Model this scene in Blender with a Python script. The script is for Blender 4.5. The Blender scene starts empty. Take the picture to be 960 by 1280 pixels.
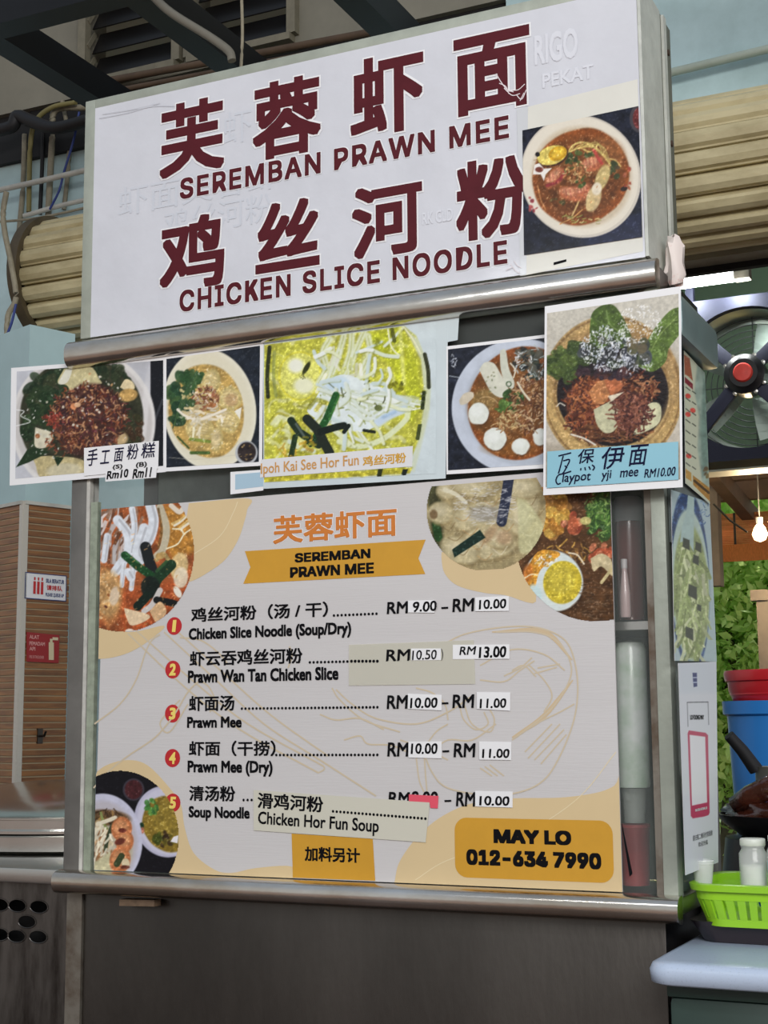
import bpy, bmesh, math, random
import numpy as np
from mathutils import Vector, Matrix
random.seed(7)
SC = bpy.context.scene
COL = SC.collection

# ------------------------------------------------------------------ camera
D, ZC = 2.4, 1.15                       # metres in front of the stall, lens height
FPX = 1833.0                            # focal length for a 960x1280 frame
def _n(v): return v / np.linalg.norm(v)
_left = _n(np.array([-3920.0, 297.0, FPX]))       # world -x seen by the camera (right, down, forward)
_up = np.array([-100.0, -12640.0, FPX]); _up = _n(_up - _left * (_up @ _left))
XW = -_left; ZW = _up; YW = np.cross(ZW, XW)
if YW[2] < 0: YW = -YW
R = np.stack([XW, YW, ZW])              # rows: world axes in camera coords
CAM = np.array([0.0, -D, ZC])
cam = bpy.data.cameras.new('camera'); camo = bpy.data.objects.new('camera', cam); COL.objects.link(camo)
cam.sensor_fit = 'VERTICAL'; cam.sensor_height = 24.0; cam.lens = 24.0 * FPX / 1280.0
cam.clip_start = 0.05; cam.clip_end = 200
M4 = Matrix.Identity(4)
for i in range(3):
    M4[i][0] = R[i][0]; M4[i][1] = -R[i][1]; M4[i][2] = -R[i][2]; M4[i][3] = CAM[i]
camo.matrix_world = M4
SC.camera = camo

# ------------------------------------------------------------------ world, light, exposure
SC.view_settings.view_transform = 'Standard'; SC.view_settings.look = 'None'
SC.view_settings.exposure = 0.0; SC.view_settings.gamma = 1.0; SC.view_settings.use_curve_mapping = False
w = bpy.data.worlds.new('world'); SC.world = w; w.use_nodes = True
nt = w.node_tree; bg = nt.nodes['Background']
tc = nt.nodes.new('ShaderNodeTexCoord'); sp = nt.nodes.new('ShaderNodeSeparateXYZ'); cr = nt.nodes.new('ShaderNodeValToRGB')
nt.links.new(tc.outputs['Generated'], sp.inputs[0]); nt.links.new(sp.outputs['Z'], cr.inputs[0]); nt.links.new(cr.outputs[0], bg.inputs[0])
cr.color_ramp.elements[0].position = 0.0; cr.color_ramp.elements[0].color = (1.0, 1.0, 0.97, 1)
cr.color_ramp.elements[1].position = 0.7; cr.color_ramp.elements[1].color = (0.62, 0.72, 0.86, 1)
bg.inputs[1].default_value = 0.55
def area(name, loc, target, sx, sy, power, col):
    l = bpy.data.lights.new(name, 'AREA'); l.shape = 'RECTANGLE'; l.size = sx; l.size_y = sy; l.energy = power; l.color = col
    o = bpy.data.objects.new(name, l); COL.objects.link(o); o.location = loc
    o.rotation_euler = (Vector(target) - Vector(loc)).to_track_quat('-Z', 'Y').to_euler(); return o
area('daylight_opening', (3.0, -6.3, 4.2), (-0.8, 0, 1.7), 5.0, 2.2, 420, (1.0, 0.985, 0.96))
sun = bpy.data.lights.new('sun', 'SUN'); sun.energy = 9.0; sun.angle = .02; sun.color = (1, .96, .88)
suno = bpy.data.objects.new('sun', sun); COL.objects.link(suno); suno.rotation_euler = Vector((-.25, -.62, -.85)).to_track_quat('-Z', 'Y').to_euler()
area('poster_glare_light', (-1.25, -2.5, 2.75), (-1.0, 0, 1.6), 1.2, 0.10, 8, (0.95, 0.98, 1.0))  # added unseen lamp, set where the posters mirror it as glare

# ------------------------------------------------------------------ geometry helpers
HV = (-3440.0, 937.0)
def ray(px, py):
    c = np.array([px - 480.0, py - 640.0, FPX]); return R @ c
def UY(px, py, y):                       # point of the plane y = const seen at a pixel of the photograph
    d = ray(px, py); return CAM + d * ((y - CAM[1]) / d[1])
def UX(px, py, x):
    d = ray(px, py); return CAM + d * ((x - CAM[0]) / d[0])
def UZ(px, py, z):
    d = ray(px, py); return CAM + d * ((z - CAM[2]) / d[2])
def PR(p):
    c = (np.asarray(p, float) - CAM) @ R; return 480 + c[0] / c[2] * FPX, 640 + c[1] / c[2] * FPX
def tol(c):
    c = c / 255.0
    return c / 12.92 if c <= 0.04045 else ((c + 0.055) / 1.055) ** 2.4
def rgb(r, g, b, k=1.0): return tuple(min(1.0, tol(v) * k) for v in (r, g, b))

MATS = {}
def mat(name, c, rough=0.5, metal=0.0, var=0.0, scale=6.0, bump=0.0, bscale=60.0, stretch=(1, 1, 1), c2=None, thr=(0.35, 0.65), coat=0.0, emit=None, es=0.0, trans=0.0, alpha=1.0, spec=0.5, translucent=0.0):
    if name in MATS: return MATS[name]
    m = bpy.data.materials.new(name); m.use_nodes = True; t = m.node_tree; b = t.nodes['Principled BSDF']
    b.inputs['Base Color'].default_value = (*c, 1); b.inputs['Roughness'].default_value = rough; b.inputs['Metallic'].default_value = metal
    b.inputs['Coat Weight'].default_value = coat; b.inputs['Coat Roughness'].default_value = 0.08
    b.inputs['Transmission Weight'].default_value = trans; b.inputs['Alpha'].default_value = alpha
    b.inputs['Specular IOR Level'].default_value = spec
    if emit: b.inputs['Emission Color'].default_value = (*emit, 1); b.inputs['Emission Strength'].default_value = es
    if var or bump or c2:
        g = t.nodes.new('ShaderNodeNewGeometry'); mp = t.nodes.new('ShaderNodeMapping'); mp.inputs['Scale'].default_value = stretch
        t.links.new(g.outputs['Position'], mp.inputs[0])
    if var or c2:
        n = t.nodes.new('ShaderNodeTexNoise'); n.inputs['Scale'].default_value = scale; n.inputs['Detail'].default_value = 6; n.inputs['Roughness'].default_value = 0.65
        t.links.new(mp.outputs[0], n.inputs['Vector'])
        r = t.nodes.new('ShaderNodeValToRGB'); r.color_ramp.elements[0].position = thr[0]; r.color_ramp.elements[1].position = thr[1]
        d = c2 if c2 else tuple(v * (1 - var) for v in c)
        r.color_ramp.elements[0].color = (*d, 1); r.color_ramp.elements[1].color = (*c, 1)
        t.links.new(n.outputs[0], r.inputs[0]); t.links.new(r.outputs[0], b.inputs['Base Color'])
    if bump:
        n2 = t.nodes.new('ShaderNodeTexNoise'); n2.inputs['Scale'].default_value = bscale; n2.inputs['Detail'].default_value = 4
        t.links.new(mp.outputs[0], n2.inputs['Vector'])
        bp = t.nodes.new('ShaderNodeBump'); bp.inputs['Strength'].default_value = bump; bp.inputs['Distance'].default_value = 0.01
        t.links.new(n2.outputs[0], bp.inputs['Height']); t.links.new(bp.outputs[0], b.inputs['Normal'])
    if translucent:
        tr = t.nodes.new('ShaderNodeBsdfTranslucent'); mx = t.nodes.new('ShaderNodeMixShader'); mx.inputs[0].default_value = translucent
        l = b.inputs['Base Color'].links
        if l: t.links.new(l[0].from_socket, tr.inputs['Color'])
        else: tr.inputs['Color'].default_value = (*c, 1)
        t.links.new(b.outputs[0], mx.inputs[1]); t.links.new(tr.outputs[0], mx.inputs[2]); t.links.new(mx.outputs[0], t.nodes['Material Output'].inputs['Surface'])
    MATS[name] = m; return m
def print_mat(name, rough=0.35, coat=0.0, bump=0.0, bscale=300.0, stretch=(1, 1, 1)):
    """ink on paper or film: the colour comes from the printed colour attribute"""
    if name in MATS: return MATS[name]
    m = mat(name, (1, 1, 1), rough, coat=coat, bump=bump, bscale=bscale, stretch=stretch, spec=.15); t = m.node_tree
    a = t.nodes.new('ShaderNodeAttribute'); a.attribute_name = 'ink'
    t.links.new(a.outputs['Color'], t.nodes['Principled BSDF'].inputs['Base Color']); return m

class MB:
    def __init__(s): s.v = []; s.f = []
    def add(s, vs, fs):
        k = len(s.v); s.v += [tuple(map(float, p)) for p in vs]; s.f += [tuple(i + k for i in f) for f in fs]; return s
    def box(s, a, b):
        x0, x1 = sorted((a[0], b[0])); y0, y1 = sorted((a[1], b[1])); z0, z1 = sorted((a[2], b[2]))
        return s.add([(x0,y0,z0),(x1,y0,z0),(x1,y1,z0),(x0,y1,z0),(x0,y0,z1),(x1,y0,z1),(x1,y1,z1),(x0,y1,z1)],
              [(0,3,2,1),(4,5,6,7),(0,1,5,4),(1,2,6,5),(2,3,7,6),(3,0,4,7)])
    def quadslab(s, q, y0, y1):          # q: four (x,z) corners, thickness y0..y1
        n = len(q); vs = [(p[0], y0, p[1]) for p in q] + [(p[0], y1, p[1]) for p in q]
        fs = [tuple(range(n)), tuple(reversed(range(n, 2 * n)))] + [(i, i + n, (i + 1) % n + n, (i + 1) % n) for i in range(n)]
        return s.add(vs, fs)
    def tube(s, pts, r, n=8, r2=None):
        pts = [Vector(p) for p in pts]; m = len(pts); rings = []
        for i, p in enumerate(pts):
            d = (pts[min(i + 1, m - 1)] - pts[max(i - 1, 0)]).normalized()
            u = d.cross(Vector((0, 0, 1)))
            if u.length < 0.05: u = d.cross(Vector((0, 1, 0)))
            u.normalize(); v = d.cross(u); rr = r if r2 is None else r + (r2 - r) * i / (m - 1)
            rings.append([p + u * math.cos(t) * rr + v * math.sin(t) * rr for t in [2 * math.pi * k / n for k in range(n)]])
        vs = [q for g in rings for q in g]; fs = []
        for i in range(m - 1):
            for k in range(n): fs.append((i*n+k, i*n+(k+1)%n, (i+1)*n+(k+1)%n, (i+1)*n+k))
        fs += [tuple(range(n)), tuple(reversed(range((m-1)*n, m*n)))]
        return s.add(vs, fs)
    def lathe(s, prof, c, n=32, axis='z', a0=0, a1=2*math.pi):
        full = abs(a1 - a0 - 2 * math.pi) < 1e-6; m = len(prof); cnt = n if full else n + 1; vs = []
        for k in range(cnt):
            t = a0 + (a1 - a0) * k / n
            for (r, h) in prof:
                x, y, z = r * math.cos(t), r * math.sin(t), h
                vs.append((c[0]+x, c[1]+y, c[2]+z) if axis == 'z' else ((c[0]+x, c[1]+z, c[2]+y) if axis == 'y' else (c[0]+z, c[1]+x, c[2]+y)))
        fs = []
        for k in range(n):
            k2 = (k + 1) % cnt
            for i in range(m - 1): fs.append((k*m+i, k2*m+i, k2*m+i+1, k*m+i+1))
        return s.add(vs, fs)
    def bar(s, a, b, w, h, up=(0, 0, 1)):   # square bar from a to b, w across, h along up
        a = Vector(a); b = Vector(b); d = (b - a).normalized(); u = d.cross(Vector(up)).normalized(); v = u.cross(d)
        vs = [p + u * i * w / 2 + v * j * h / 2 for p in (a, b) for i, j in ((-1,-1),(1,-1),(1,1),(-1,1))]
        return s.add(vs, [(0,1,2,3),(7,6,5,4),(0,4,5,1),(1,5,6,2),(2,6,7,3),(3,7,4,0)])

def link(name, me, m, parent=None, smooth=False, angle=None):
    me.materials.append(m) if m and not me.materials else None
    o = bpy.data.objects.new(name, me); COL.objects.link(o)
    if parent:
        o.parent = parent
        off = Vector((0, 0, 0)); q = parent
        while q: off += q.location; q = q.parent
        me.transform(Matrix.Translation(-off))
    if smooth: me.polygons.foreach_set('use_smooth', [True] * len(me.polygons))
    if angle:
        try: me.set_sharp_from_angle(angle=angle)
        except Exception: pass
    return o
def build(mb, name, m, parent=None, smooth=False, bevel=0.0, angle=0.6, fix=True):
    me = bpy.data.meshes.new(name); me.from_pydata(mb.v, [], mb.f)
    if fix or bevel:
        b = bmesh.new(); b.from_mesh(me)
        bmesh.ops.recalc_face_normals(b, faces=b.faces)
        if bevel: bmesh.ops.bevel(b, geom=[e for e in b.edges if e.is_manifold and e.calc_face_angle(0) > 0.5], offset=bevel, segments=2, profile=0.6, affect='EDGES', clamp_overlap=True)
        b.to_mesh(me); b.free()
    return link(name, me, m, parent, smooth or bevel > 0, angle if (smooth or bevel > 0) else None)
def tag(o, label, cat, group=None, kind=None):
    if label: o['label'] = label
    if cat: o['category'] = cat
    if group: o['group'] = group
    if kind: o['kind'] = kind
    return o
def thing(name, label, cat, loc=(0, 0, 0), group=None):
    o = bpy.data.objects.new(name, None); COL.objects.link(o); o.location = loc; o.empty_display_size = 0.05
    return tag(o, label, cat, group)
def struct(mb, name, m, **k):
    o = build(mb, name, m, None, **k); o['kind'] = 'structure'; return o
def flat(mb_pts, name, m, parent, y):     # flat printed polygon on plane y, points (x,z)
    me = bpy.data.meshes.new(name); me.from_pydata([(p[0], y, p[1]) for p in mb_pts], [], [tuple(range(len(mb_pts)))])
    b = bmesh.new(); b.from_mesh(me); bmesh.ops.triangulate(b, faces=b.faces)
    b.to_mesh(me); b.free()
    return link(name, me, m, parent)
def pxpoly(pts, y): return [(UY(px, py, y)[0], UY(px, py, y)[2]) for px, py in pts]
def cat_rom(pts, n=6):
    P = [np.array(p, float) for p in pts]; P = [2*P[0]-P[1]] + P + [2*P[-1]-P[-2]]; out = []
    for i in range(1, len(P) - 2):
        for k in range(n):
            t = k / n; a, b, c, d = P[i-1], P[i], P[i+1], P[i+2]
            out.append(0.5 * ((2*b) + (c-a)*t + (2*a-5*b+4*c-d)*t*t + (3*b-a-3*c+d)*t**3))
    out.append(P[-2]); return out
def ribbon(mb, pts, wpx, y, smooth=True, taper=False):     # a printed line wpx wide on plane y
    q = cat_rom(pts) if smooth and len(pts) > 2 else [np.array(p, float) for p in pts]
    W = [UY(p[0], p[1], y) for p in q]; m = len(W); vs = []
    sc = np.linalg.norm(UY(q[0][0] + 1, q[0][1], y) - UY(q[0][0], q[0][1], y)) * 0.85
    for i, p in enumerate(W):
        d = W[min(i+1, m-1)] - W[max(i-1, 0)]; d = d / (np.linalg.norm(d) + 1e-9); nrm = np.array([-d[2], 0, d[0]])
        ww = wpx * sc / 2 * ((0.25 + 0.75 * math.sin(math.pi * i / (m-1))) if taper else 1)
        dy = np.array([0, -6e-6 * i, 0]); vs += [p + nrm * ww + dy, p - nrm * ww + dy]
    mb.add(vs, [(2*i, 2*i+1, 2*i+3, 2*i+2) for i in range(m-1)])

# ------------------------------------------------------------------ lettering
import os
try:
    _dir = os.path.join(bpy.utils.resource_path('LOCAL'), 'datafiles', 'fonts')
    INTER = bpy.data.fonts.load(os.path.join(_dir, 'Inter.woff2'))     # the lettering font that ships inside Blender
except Exception:
    INTER = None
_fc = {}
def comps(n, f):
    p = list(range(n))
    def r(a):
        while p[a] != a: p[a] = p[p[a]]; a = p[a]
        return a
    for q in f:
        for k in q[1:]: p[r(k)] = r(q[0])
    return [r(i) for i in range(n)]
def words(v, f, gap):
    """split a line of lettering into its words: [(face list)] from left to right"""
    x0 = np.array([min(v[i][0] for i in q) for q in f]); x1 = np.array([max(v[i][0] for i in q) for q in f]); o = np.argsort(x0); out = [[]]; e = None
    for k in o:
        if e is not None and x0[k] > e + gap: out.append([])
        out[-1].append(f[k]); e = x1[k] if e is None else max(e, x1[k])
    return out
def unlap(v, f):
    """some letter fills overlap themselves; triangles that overlap go to different layers"""
    if not f: return v, f, np.zeros(len(v))
    T = v[np.array([q[:3] for q in f])]; c = T.mean(1, keepdims=True); T = c + (T - c) * .97
    lo, hi = T.min(1), T.max(1); I, J = np.nonzero(((lo[:, None] < hi[None]) & (lo[None] < hi[:, None])).all(-1)); k = I < J; I, J = I[k], J[k]
    ok = np.ones(len(I), bool)
    for A in (I, J):
        for e in range(3):
            d = T[A, (e + 1) % 3] - T[A, e]; nr = np.stack([-d[:, 1], d[:, 0]], -1)
            a = (T[I] * nr[:, None]).sum(-1); b = (T[J] * nr[:, None]).sum(-1)
            ok &= (a.max(1) > b.min(1)) & (b.max(1) > a.min(1))
    lay = np.zeros(len(f), int); nb = {}
    for i, j in zip(I[ok], J[ok]): nb.setdefault(j, []).append(i)
    for j in sorted(nb):
        u = {lay[i] for i in nb[j]}; q = 0
        while q in u: q += 1
        lay[j] = q
    if lay.max() == 0: return v, f, np.zeros(len(v))
    mp = {}; V = []; F = []; Ly_ = []
    for q, l in zip(f, lay):
        g = []
        for i in q:
            if (i, l) not in mp: mp[(i, l)] = len(V); V.append(v[i]); Ly_.append(l)
            g.append(mp[(i, l)])
        F.append(tuple(g))
    return np.array(V), F, np.array(Ly_, float)
def glyphs(s, bold, res=3, spacing=1.0, font=None):
    """flat letter outlines; weight is added by laying shifted copies of the outline over each other"""
    k = (s, bold, spacing, font)
    if k in _fc: return _fc[k]
    c = bpy.data.curves.new('t', 'FONT'); c.body = s.replace('K', 'E') if font else s; c.size = 1.0; c.resolution_u = res; c.space_character = spacing
    if font and INTER: c.font = INTER
    o = bpy.data.objects.new('t', c); COL.objects.link(o)
    dg = bpy.context.evaluated_depsgraph_get(); dg.update()
    me = o.evaluated_get(dg).to_mesh()
    v = np.zeros(len(me.vertices) * 3); me.vertices.foreach_get('co', v); v = v.reshape(-1, 3)[:, :2].copy()
    f = [tuple(me.vertices[i].index for i in p.vertices) for p in me.polygons]
    o.evaluated_get(dg).to_mesh_clear(); bpy.data.objects.remove(o); bpy.data.curves.remove(c)
    if font and 'K' in s:                  # this font's K fills wrongly: cut one by hand in its place
        cp = comps(len(v), f); ids = sorted({cp[q[0]] for q in f}, key=lambda c: min(v[i][0] for i in range(len(v)) if cp[i] == c)); L_ = [c for c in s if c != ' ']
        for q, ch in zip(ids, L_):
            if ch != 'K': continue
            m = [i for i in range(len(v)) if cp[i] == q]; lo, hi = v[m].min(0), v[m].max(0); w, h = (hi[0]-lo[0])*1.12, hi[1]-lo[1]; t = .16*h
            f = [p for p in f if cp[p[0]] != q]; k = len(v)
            P = [(0,0),(t/w,0),(t/w,1),(0,1), (t/w,.30),(t/w,.52),(1-.02,1),(1-.27,1), (.36,.52),(.54,.70),(1.04,0),(.78,0)]
            v = np.concatenate([v, lo + np.array(P) * [w, h]]); f += [(k,k+1,k+2),(k,k+2,k+3),(k+4,k+6,k+5),(k+5,k+6,k+7),(k+8,k+10,k+9),(k+8,k+11,k+10)]
    v, f, lay = unlap(v, f)
    if bold:
        V, F = [v], list(f); n = 16
        for i in range(n):
            q_ = i // 4; r_ = (i % 4) / 2 - 1; ox, oy = ((r_, -1), (1, r_), (-r_, 1), (-1, -r_))[q_]; F += [tuple(q + len(v) * (i + 1) for q in p) for p in f]; V.append(v + np.array([ox, oy]) * bold * .9)
        d = np.repeat(np.arange(n + 1), len(v)) * 2.1e-5 + np.tile(lay, n + 1) * .7e-5       # each copy a hair in front of the one before
        v, f = np.concatenate(V), F
        v = np.concatenate([v, d[:, None]], 1)
    else: v = np.concatenate([v, lay[:, None] * 1.2e-5], 1)
    _fc[k] = (v, f); return v, f
def text(s, name, m, parent, y, x0, x1, top, bot, bold=0.0, rot=0.0, shear=0.0, halo=None, wob=0.0, spacing=1.0, xplane=None, lift=0.0, font=None):
    """lettering whose ink box spans photo columns x0..x1 and passes through top / bot, on the plane y (or x)"""
    U = (lambda a, b: UY(a, b, y)) if xplane is None else (lambda a, b: UX(a, b, xplane))
    ax = 0 if xplane is None else 1
    v, f = glyphs(s, bold, spacing=spacing, font=font)
    lo, hi = v[:, :2].min(0), v[:, :2].max(0)
    ym = (top[1] + bot[1]) / 2; xm = (top[0] + bot[0]) / 2
    sl = lambda x: ym + (HV[1] - ym) * (x - xm) / (HV[0] - xm) if xplane is None else ym
    a0 = U(x0, sl(x0))[ax]; a1 = U(x1, sl(x1))[ax]; z1 = U(*top)[2]; z0 = U(*bot)[2]
    def place(v, yy, nm, mm):
        n = (v[:, :2] - lo) / (hi - lo); dd = v[:, 2]
        if wob:
            n[:, 1] += wob * np.sin(n[:, 0] * len(s) * 3.1 + len(s)); n[:, 0] += wob * 0.3 * np.sin(n[:, 1] * 5 + n[:, 0] * 9)
        X = a0 + n[:, 0] * (a1 - a0) + shear * (n[:, 1] - .5) * (z1 - z0) * (1 if a1 > a0 else -1); Z = z0 + n[:, 1] * (z1 - z0)
        if rot:
            cx, cz = (a0 + a1) / 2, (z0 + z1) / 2; c, q = math.cos(rot), math.sin(rot)
            X, Z = cx + (X-cx)*c - (Z-cz)*q, cz + (X-cx)*q + (Z-cz)*c
        pts = [(a, yy - d, b) for a, b, d in zip(X, Z, dd)] if xplane is None else [(xplane + lift + d, a, b) for a, b, d in zip(X, Z, dd)]
        first = None
        for g in (words(v, f2, .17) if ' ' in s else [f2]):
            used = sorted({i for q in g for i in q}); mp = {a: b for b, a in enumerate(used)}
            me = bpy.data.meshes.new(nm); me.from_pydata([pts[i] for i in used], [], [tuple(mp[i] for i in q) for q in g]); o = link(nm, me, mm, parent); first = first or o
        return first
    if halo:
        vv, f2 = glyphs(s, bold + halo[0], spacing=spacing, font=font); place(vv, y + 0.0007, 'lettering_outline', halo[1])
    f2 = f
    return place(v, y, name, m)
def strokes(lines, name, m, parent, y, wpx):   # handwriting or drawing made of ribbons
    mb = MB()
    for i, l in enumerate(lines): ribbon(mb, l, wpx, y - i * 2e-6)
    return build(mb, name, m, parent, fix=False)

# ------------------------------------------------------------------ printed pictures (colours computed per grid point)
def vnoise(X, Y, s, seed=0, octv=3):
    out = np.zeros_like(X); amp = 1.0; tot = 0
    for o in range(octv):
        rs = np.random.RandomState(seed * 17 + o); G = rs.rand(64, 64)
        x = X / s * (2 ** o) + 7.3 * o; y = Y / s * (2 ** o) + 3.1 * o
        xi = np.floor(x).astype(int); yi = np.floor(y).astype(int); fx = x - xi; fy = y - yi
        fx = fx*fx*(3-2*fx); fy = fy*fy*(3-2*fy); g = lambda a, b: G[a % 64, b % 64]
        out += amp * ((g(xi,yi)*(1-fx)+g(xi+1,yi)*fx)*(1-fy) + (g(xi,yi+1)*(1-fx)+g(xi+1,yi+1)*fx)*fy); tot += amp; amp *= 0.5
    return out / tot
class Pic:
    def __init__(s, quad, base, step=1.0, U=None, clip=None, seed=1):
        TL, TR, BR, BL = [np.array(q, float) for q in quad]
        s.U = U; n = max(2, int(max(np.linalg.norm(TR-TL), np.linalg.norm(BR-BL)) / step)); m = max(2, int(max(np.linalg.norm(BL-TL), np.linalg.norm(BR-TR)) / step))
        s.n, s.m = n, m
        P = [U(*q) for q in (TL, TR, BR, BL)]      # corners in the world; the grid is even in the world
        a = np.linspace(0, 1, n)[None, :, None]; b = np.linspace(0, 1, m)[:, None, None]
        W = (P[0]*(1-a) + P[1]*a)*(1-b) + (P[3]*(1-a) + P[2]*a)*b
        s.W = W; c = (W - CAM) @ R
        s.X = 480 + c[..., 0] / c[..., 2] * FPX; s.Y = 640 + c[..., 1] / c[..., 2] * FPX
        s.C = np.ones((m, n, 3)) * np.array(base, float); s.A = np.ones((m, n)); s.rs = np.random.RandomState(seed); s.seed = seed
        A = np.array([[s.X[0,-1]-s.X[0,0], s.X[-1,0]-s.X[0,0]], [s.Y[0,-1]-s.Y[0,0], s.Y[-1,0]-s.Y[0,0]]]); s.Ai = np.linalg.inv(A)
    def win(s, x0, x1, y0, y1):
        c = [s.Ai @ (np.array(p) - np.array([s.X[0,0], s.Y[0,0]])) for p in ((x0,y0),(x1,y0),(x0,y1),(x1,y1))]
        u = [q[0]*s.n for q in c]; v = [q[1]*s.m for q in c]
        return slice(max(0, int(min(v))-4), max(0, int(max(v))+5)), slice(max(0, int(min(u))-4), max(0, int(max(u))+5))
    def blend(s, sl, mk, col, al=1.0, var=0.0, vs=5.0):
        if mk.size == 0: return
        c = np.array(col, float) * np.ones(mk.shape + (3,))
        if var: c = c * (1 + var * (vnoise(s.X[sl], s.Y[sl], vs, int(s.seed + col[0])) - 0.5) * 2)[..., None]
        if getattr(s, 'mask', None) is not None: mk = mk * s.mask[sl]
        k = (mk * al)[..., None]; s.C[sl] = s.C[sl] * (1-k) + c * k
    def ell(s, cx, cy, rx, ry, col, ang=0, al=1.0, soft=1.2, var=0.0, vs=5.0, wob=0.0):
        r = max(rx, ry) * (1 + wob) + soft + 1; sl = s.win(cx-r, cx+r, cy-r, cy+r); X, Y = s.X[sl]-cx, s.Y[sl]-cy
        t = math.radians(ang); x = X*math.cos(t)+Y*math.sin(t); y = -X*math.sin(t)+Y*math.cos(t)
        q = np.sqrt((x/rx)**2 + (y/ry)**2)
        if wob: q = q + wob * (vnoise(s.X[sl], s.Y[sl], max(rx, ry) * .6, int(cx) % 99, 2) - .5) * 2
        s.blend(sl, np.clip((1-q)*min(rx, ry)/soft + .5, 0, 1), col, al, var, vs); return s
    def ring(s, cx, cy, rx, ry, w, col, ang=0, al=1.0, a0=None, a1=None):
        n = 40; a0 = 0 if a0 is None else a0; a1 = 360 if a1 is None else a1; t0 = math.radians(ang); pts = []
        for k in range(n+1):
            t = math.radians(a0 + (a1-a0)*k/n); x, y = rx*math.cos(t), ry*math.sin(t)
            pts.append((cx + x*math.cos(t0) - y*math.sin(t0), cy + x*math.sin(t0) + y*math.cos(t0)))
        s.line(pts, w, col, al, smooth=False); return s
    def dist(s, sl, pts):
        X, Y = s.X[sl], s.Y[sl]; d = np.full(X.shape, 1e9)
        for (ax, ay), (bx, by) in zip(pts[:-1], pts[1:]):
            ux, uy = bx-ax, by-ay; L = ux*ux+uy*uy+1e-9; t = np.clip(((X-ax)*ux+(Y-ay)*uy)/L, 0, 1)
            d = np.minimum(d, np.hypot(X-ax-t*ux, Y-ay-t*uy))
        return d
    def line(s, pts, w, col, al=1.0, smooth=True, soft=1.0, var=0.0):
        if smooth and len(pts) > 2: pts = [tuple(p) for p in cat_rom(pts, 5)]
        xs = [p[0] for p in pts]; ys = [p[1] for p in pts]; sl = s.win(min(xs)-w, max(xs)+w, min(ys)-w, max(ys)+w)
        if s.X[sl].size == 0: return s
        s.blend(sl, np.clip((w/2 - s.dist(sl, pts))/soft + .5, 0, 1), col, al, var); return s
    def poly(s, pts, col, al=1.0, soft=1.0, var=0.0, vs=5.0, smooth=False):
        if smooth: pts = [tuple(p) for p in cat_rom(list(pts) + [pts[0]], 5)][:-1]
        xs = [p[0] for p in pts]; ys = [p[1] for p in pts]; sl = s.win(min(xs)-2, max(xs)+2, min(ys)-2, max(ys)+2)
        X, Y = s.X[sl], s.Y[sl]; ins = np.zeros(X.shape, bool)
        for (ax, ay), (bx, by) in zip(pts, list(pts[1:]) + [pts[0]]):
            if ay == by: continue
            ins ^= ((ay > Y) != (by > Y)) & (X < (bx-ax)*(Y-ay)/(by-ay) + ax)
        d = s.dist(sl, list(pts) + [pts[0]]); d = np.where(ins, d, -d)
        s.blend(sl, np.clip(d/soft + .5, 0, 1), col, al, var, vs); return s
    def shreds(s, cx, cy, rx, ry, n, cols, L=(4, 10), w=(1, 2.2), ang=None, curl=0.5, al=0.9):
        for _ in range(n):
            r = math.sqrt(s.rs.rand()); t = s.rs.rand()*6.283; x, y = cx + rx*r*math.cos(t), cy + ry*r*math.sin(t)
            a = s.rs.rand()*6.283 if ang is None else math.radians(ang + s.rs.randn()*18); l = s.rs.uniform(*L); b = a + s.rs.randn()*curl
            pts = [(x, y), (x+l/2*math.cos(a), y+l/2*math.sin(a)), (x+l/2*math.cos(a)+l/2*math.cos(b), y+l/2*math.sin(a)+l/2*math.sin(b))]
            c = np.array(cols[s.rs.randint(len(cols))]) * s.rs.uniform(.85, 1.12)
            s.line(pts, s.rs.uniform(*w), tuple(np.clip(c, 0, 255)), al, smooth=False)
        return s
    def blobs(s, cx, cy, rx, ry, n, cols, r=(2, 5), al=0.9, var=.1):
        for _ in range(n):
            q = math.sqrt(s.rs.rand()); t = s.rs.rand()*6.283; R1 = s.rs.uniform(*r)
            s.ell(cx+rx*q*math.cos(t), cy+ry*q*math.sin(t), R1, R1*s.rs.uniform(.5, .9), cols[s.rs.randint(len(cols))], s.rs.uniform(0, 180), al, 1.2, var, 3)
        return s
    def noise(s, amt, sc=4, seed=3):
        s.C *= (1 + amt*(vnoise(s.X, s.Y, sc, seed)-.5)*2)[..., None]; return s
    def make(s, name, m, parent, keep=None, grain=.30):
        if grain:
            g = vnoise(s.X, s.Y, 5.0, s.seed + 40, 4) - .5; h = vnoise(s.X, s.Y, 2.2, s.seed + 60, 2) - .5
            sat = (s.C.max(-1) - s.C.min(-1)) / (s.C.max(-1) + 1); wt = np.clip(sat * 2.4 - .25, .06, 1)
            s.C = s.C * (1 - .06 * wt + wt * grain * 1.2 * g + wt * grain * h)[..., None]; s.C += ((h > .25) * 30.0 * wt)[..., None]
        C = np.clip(s.C, 0, 255)/255.0; C = np.where(C <= .04045, C/12.92, ((C+.055)/1.055)**2.4)
        me = bpy.data.meshes.new(name); n, mm = s.n, s.m
        idx = np.arange(n*mm).reshape(mm, n); Q = np.stack([idx[1:, :-1], idx[1:, 1:], idx[:-1, 1:], idx[:-1, :-1]], -1).reshape(-1, 4)
        V = s.W.reshape(-1, 3); CC = C.reshape(-1, 3)
        if keep is not None:
            k = keep(s.X, s.Y).reshape(-1); Q = Q[k[Q].all(1)]; used = np.unique(Q); mp = -np.ones(len(V), int); mp[used] = np.arange(len(used)); Q = mp[Q]; V = V[used]; CC = CC[used]
        me.vertices.add(len(V)); me.vertices.foreach_set('co', V.reshape(-1))
        me.loops.add(Q.size); me.loops.foreach_set('vertex_index', Q.reshape(-1).astype(np.int32))
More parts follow.
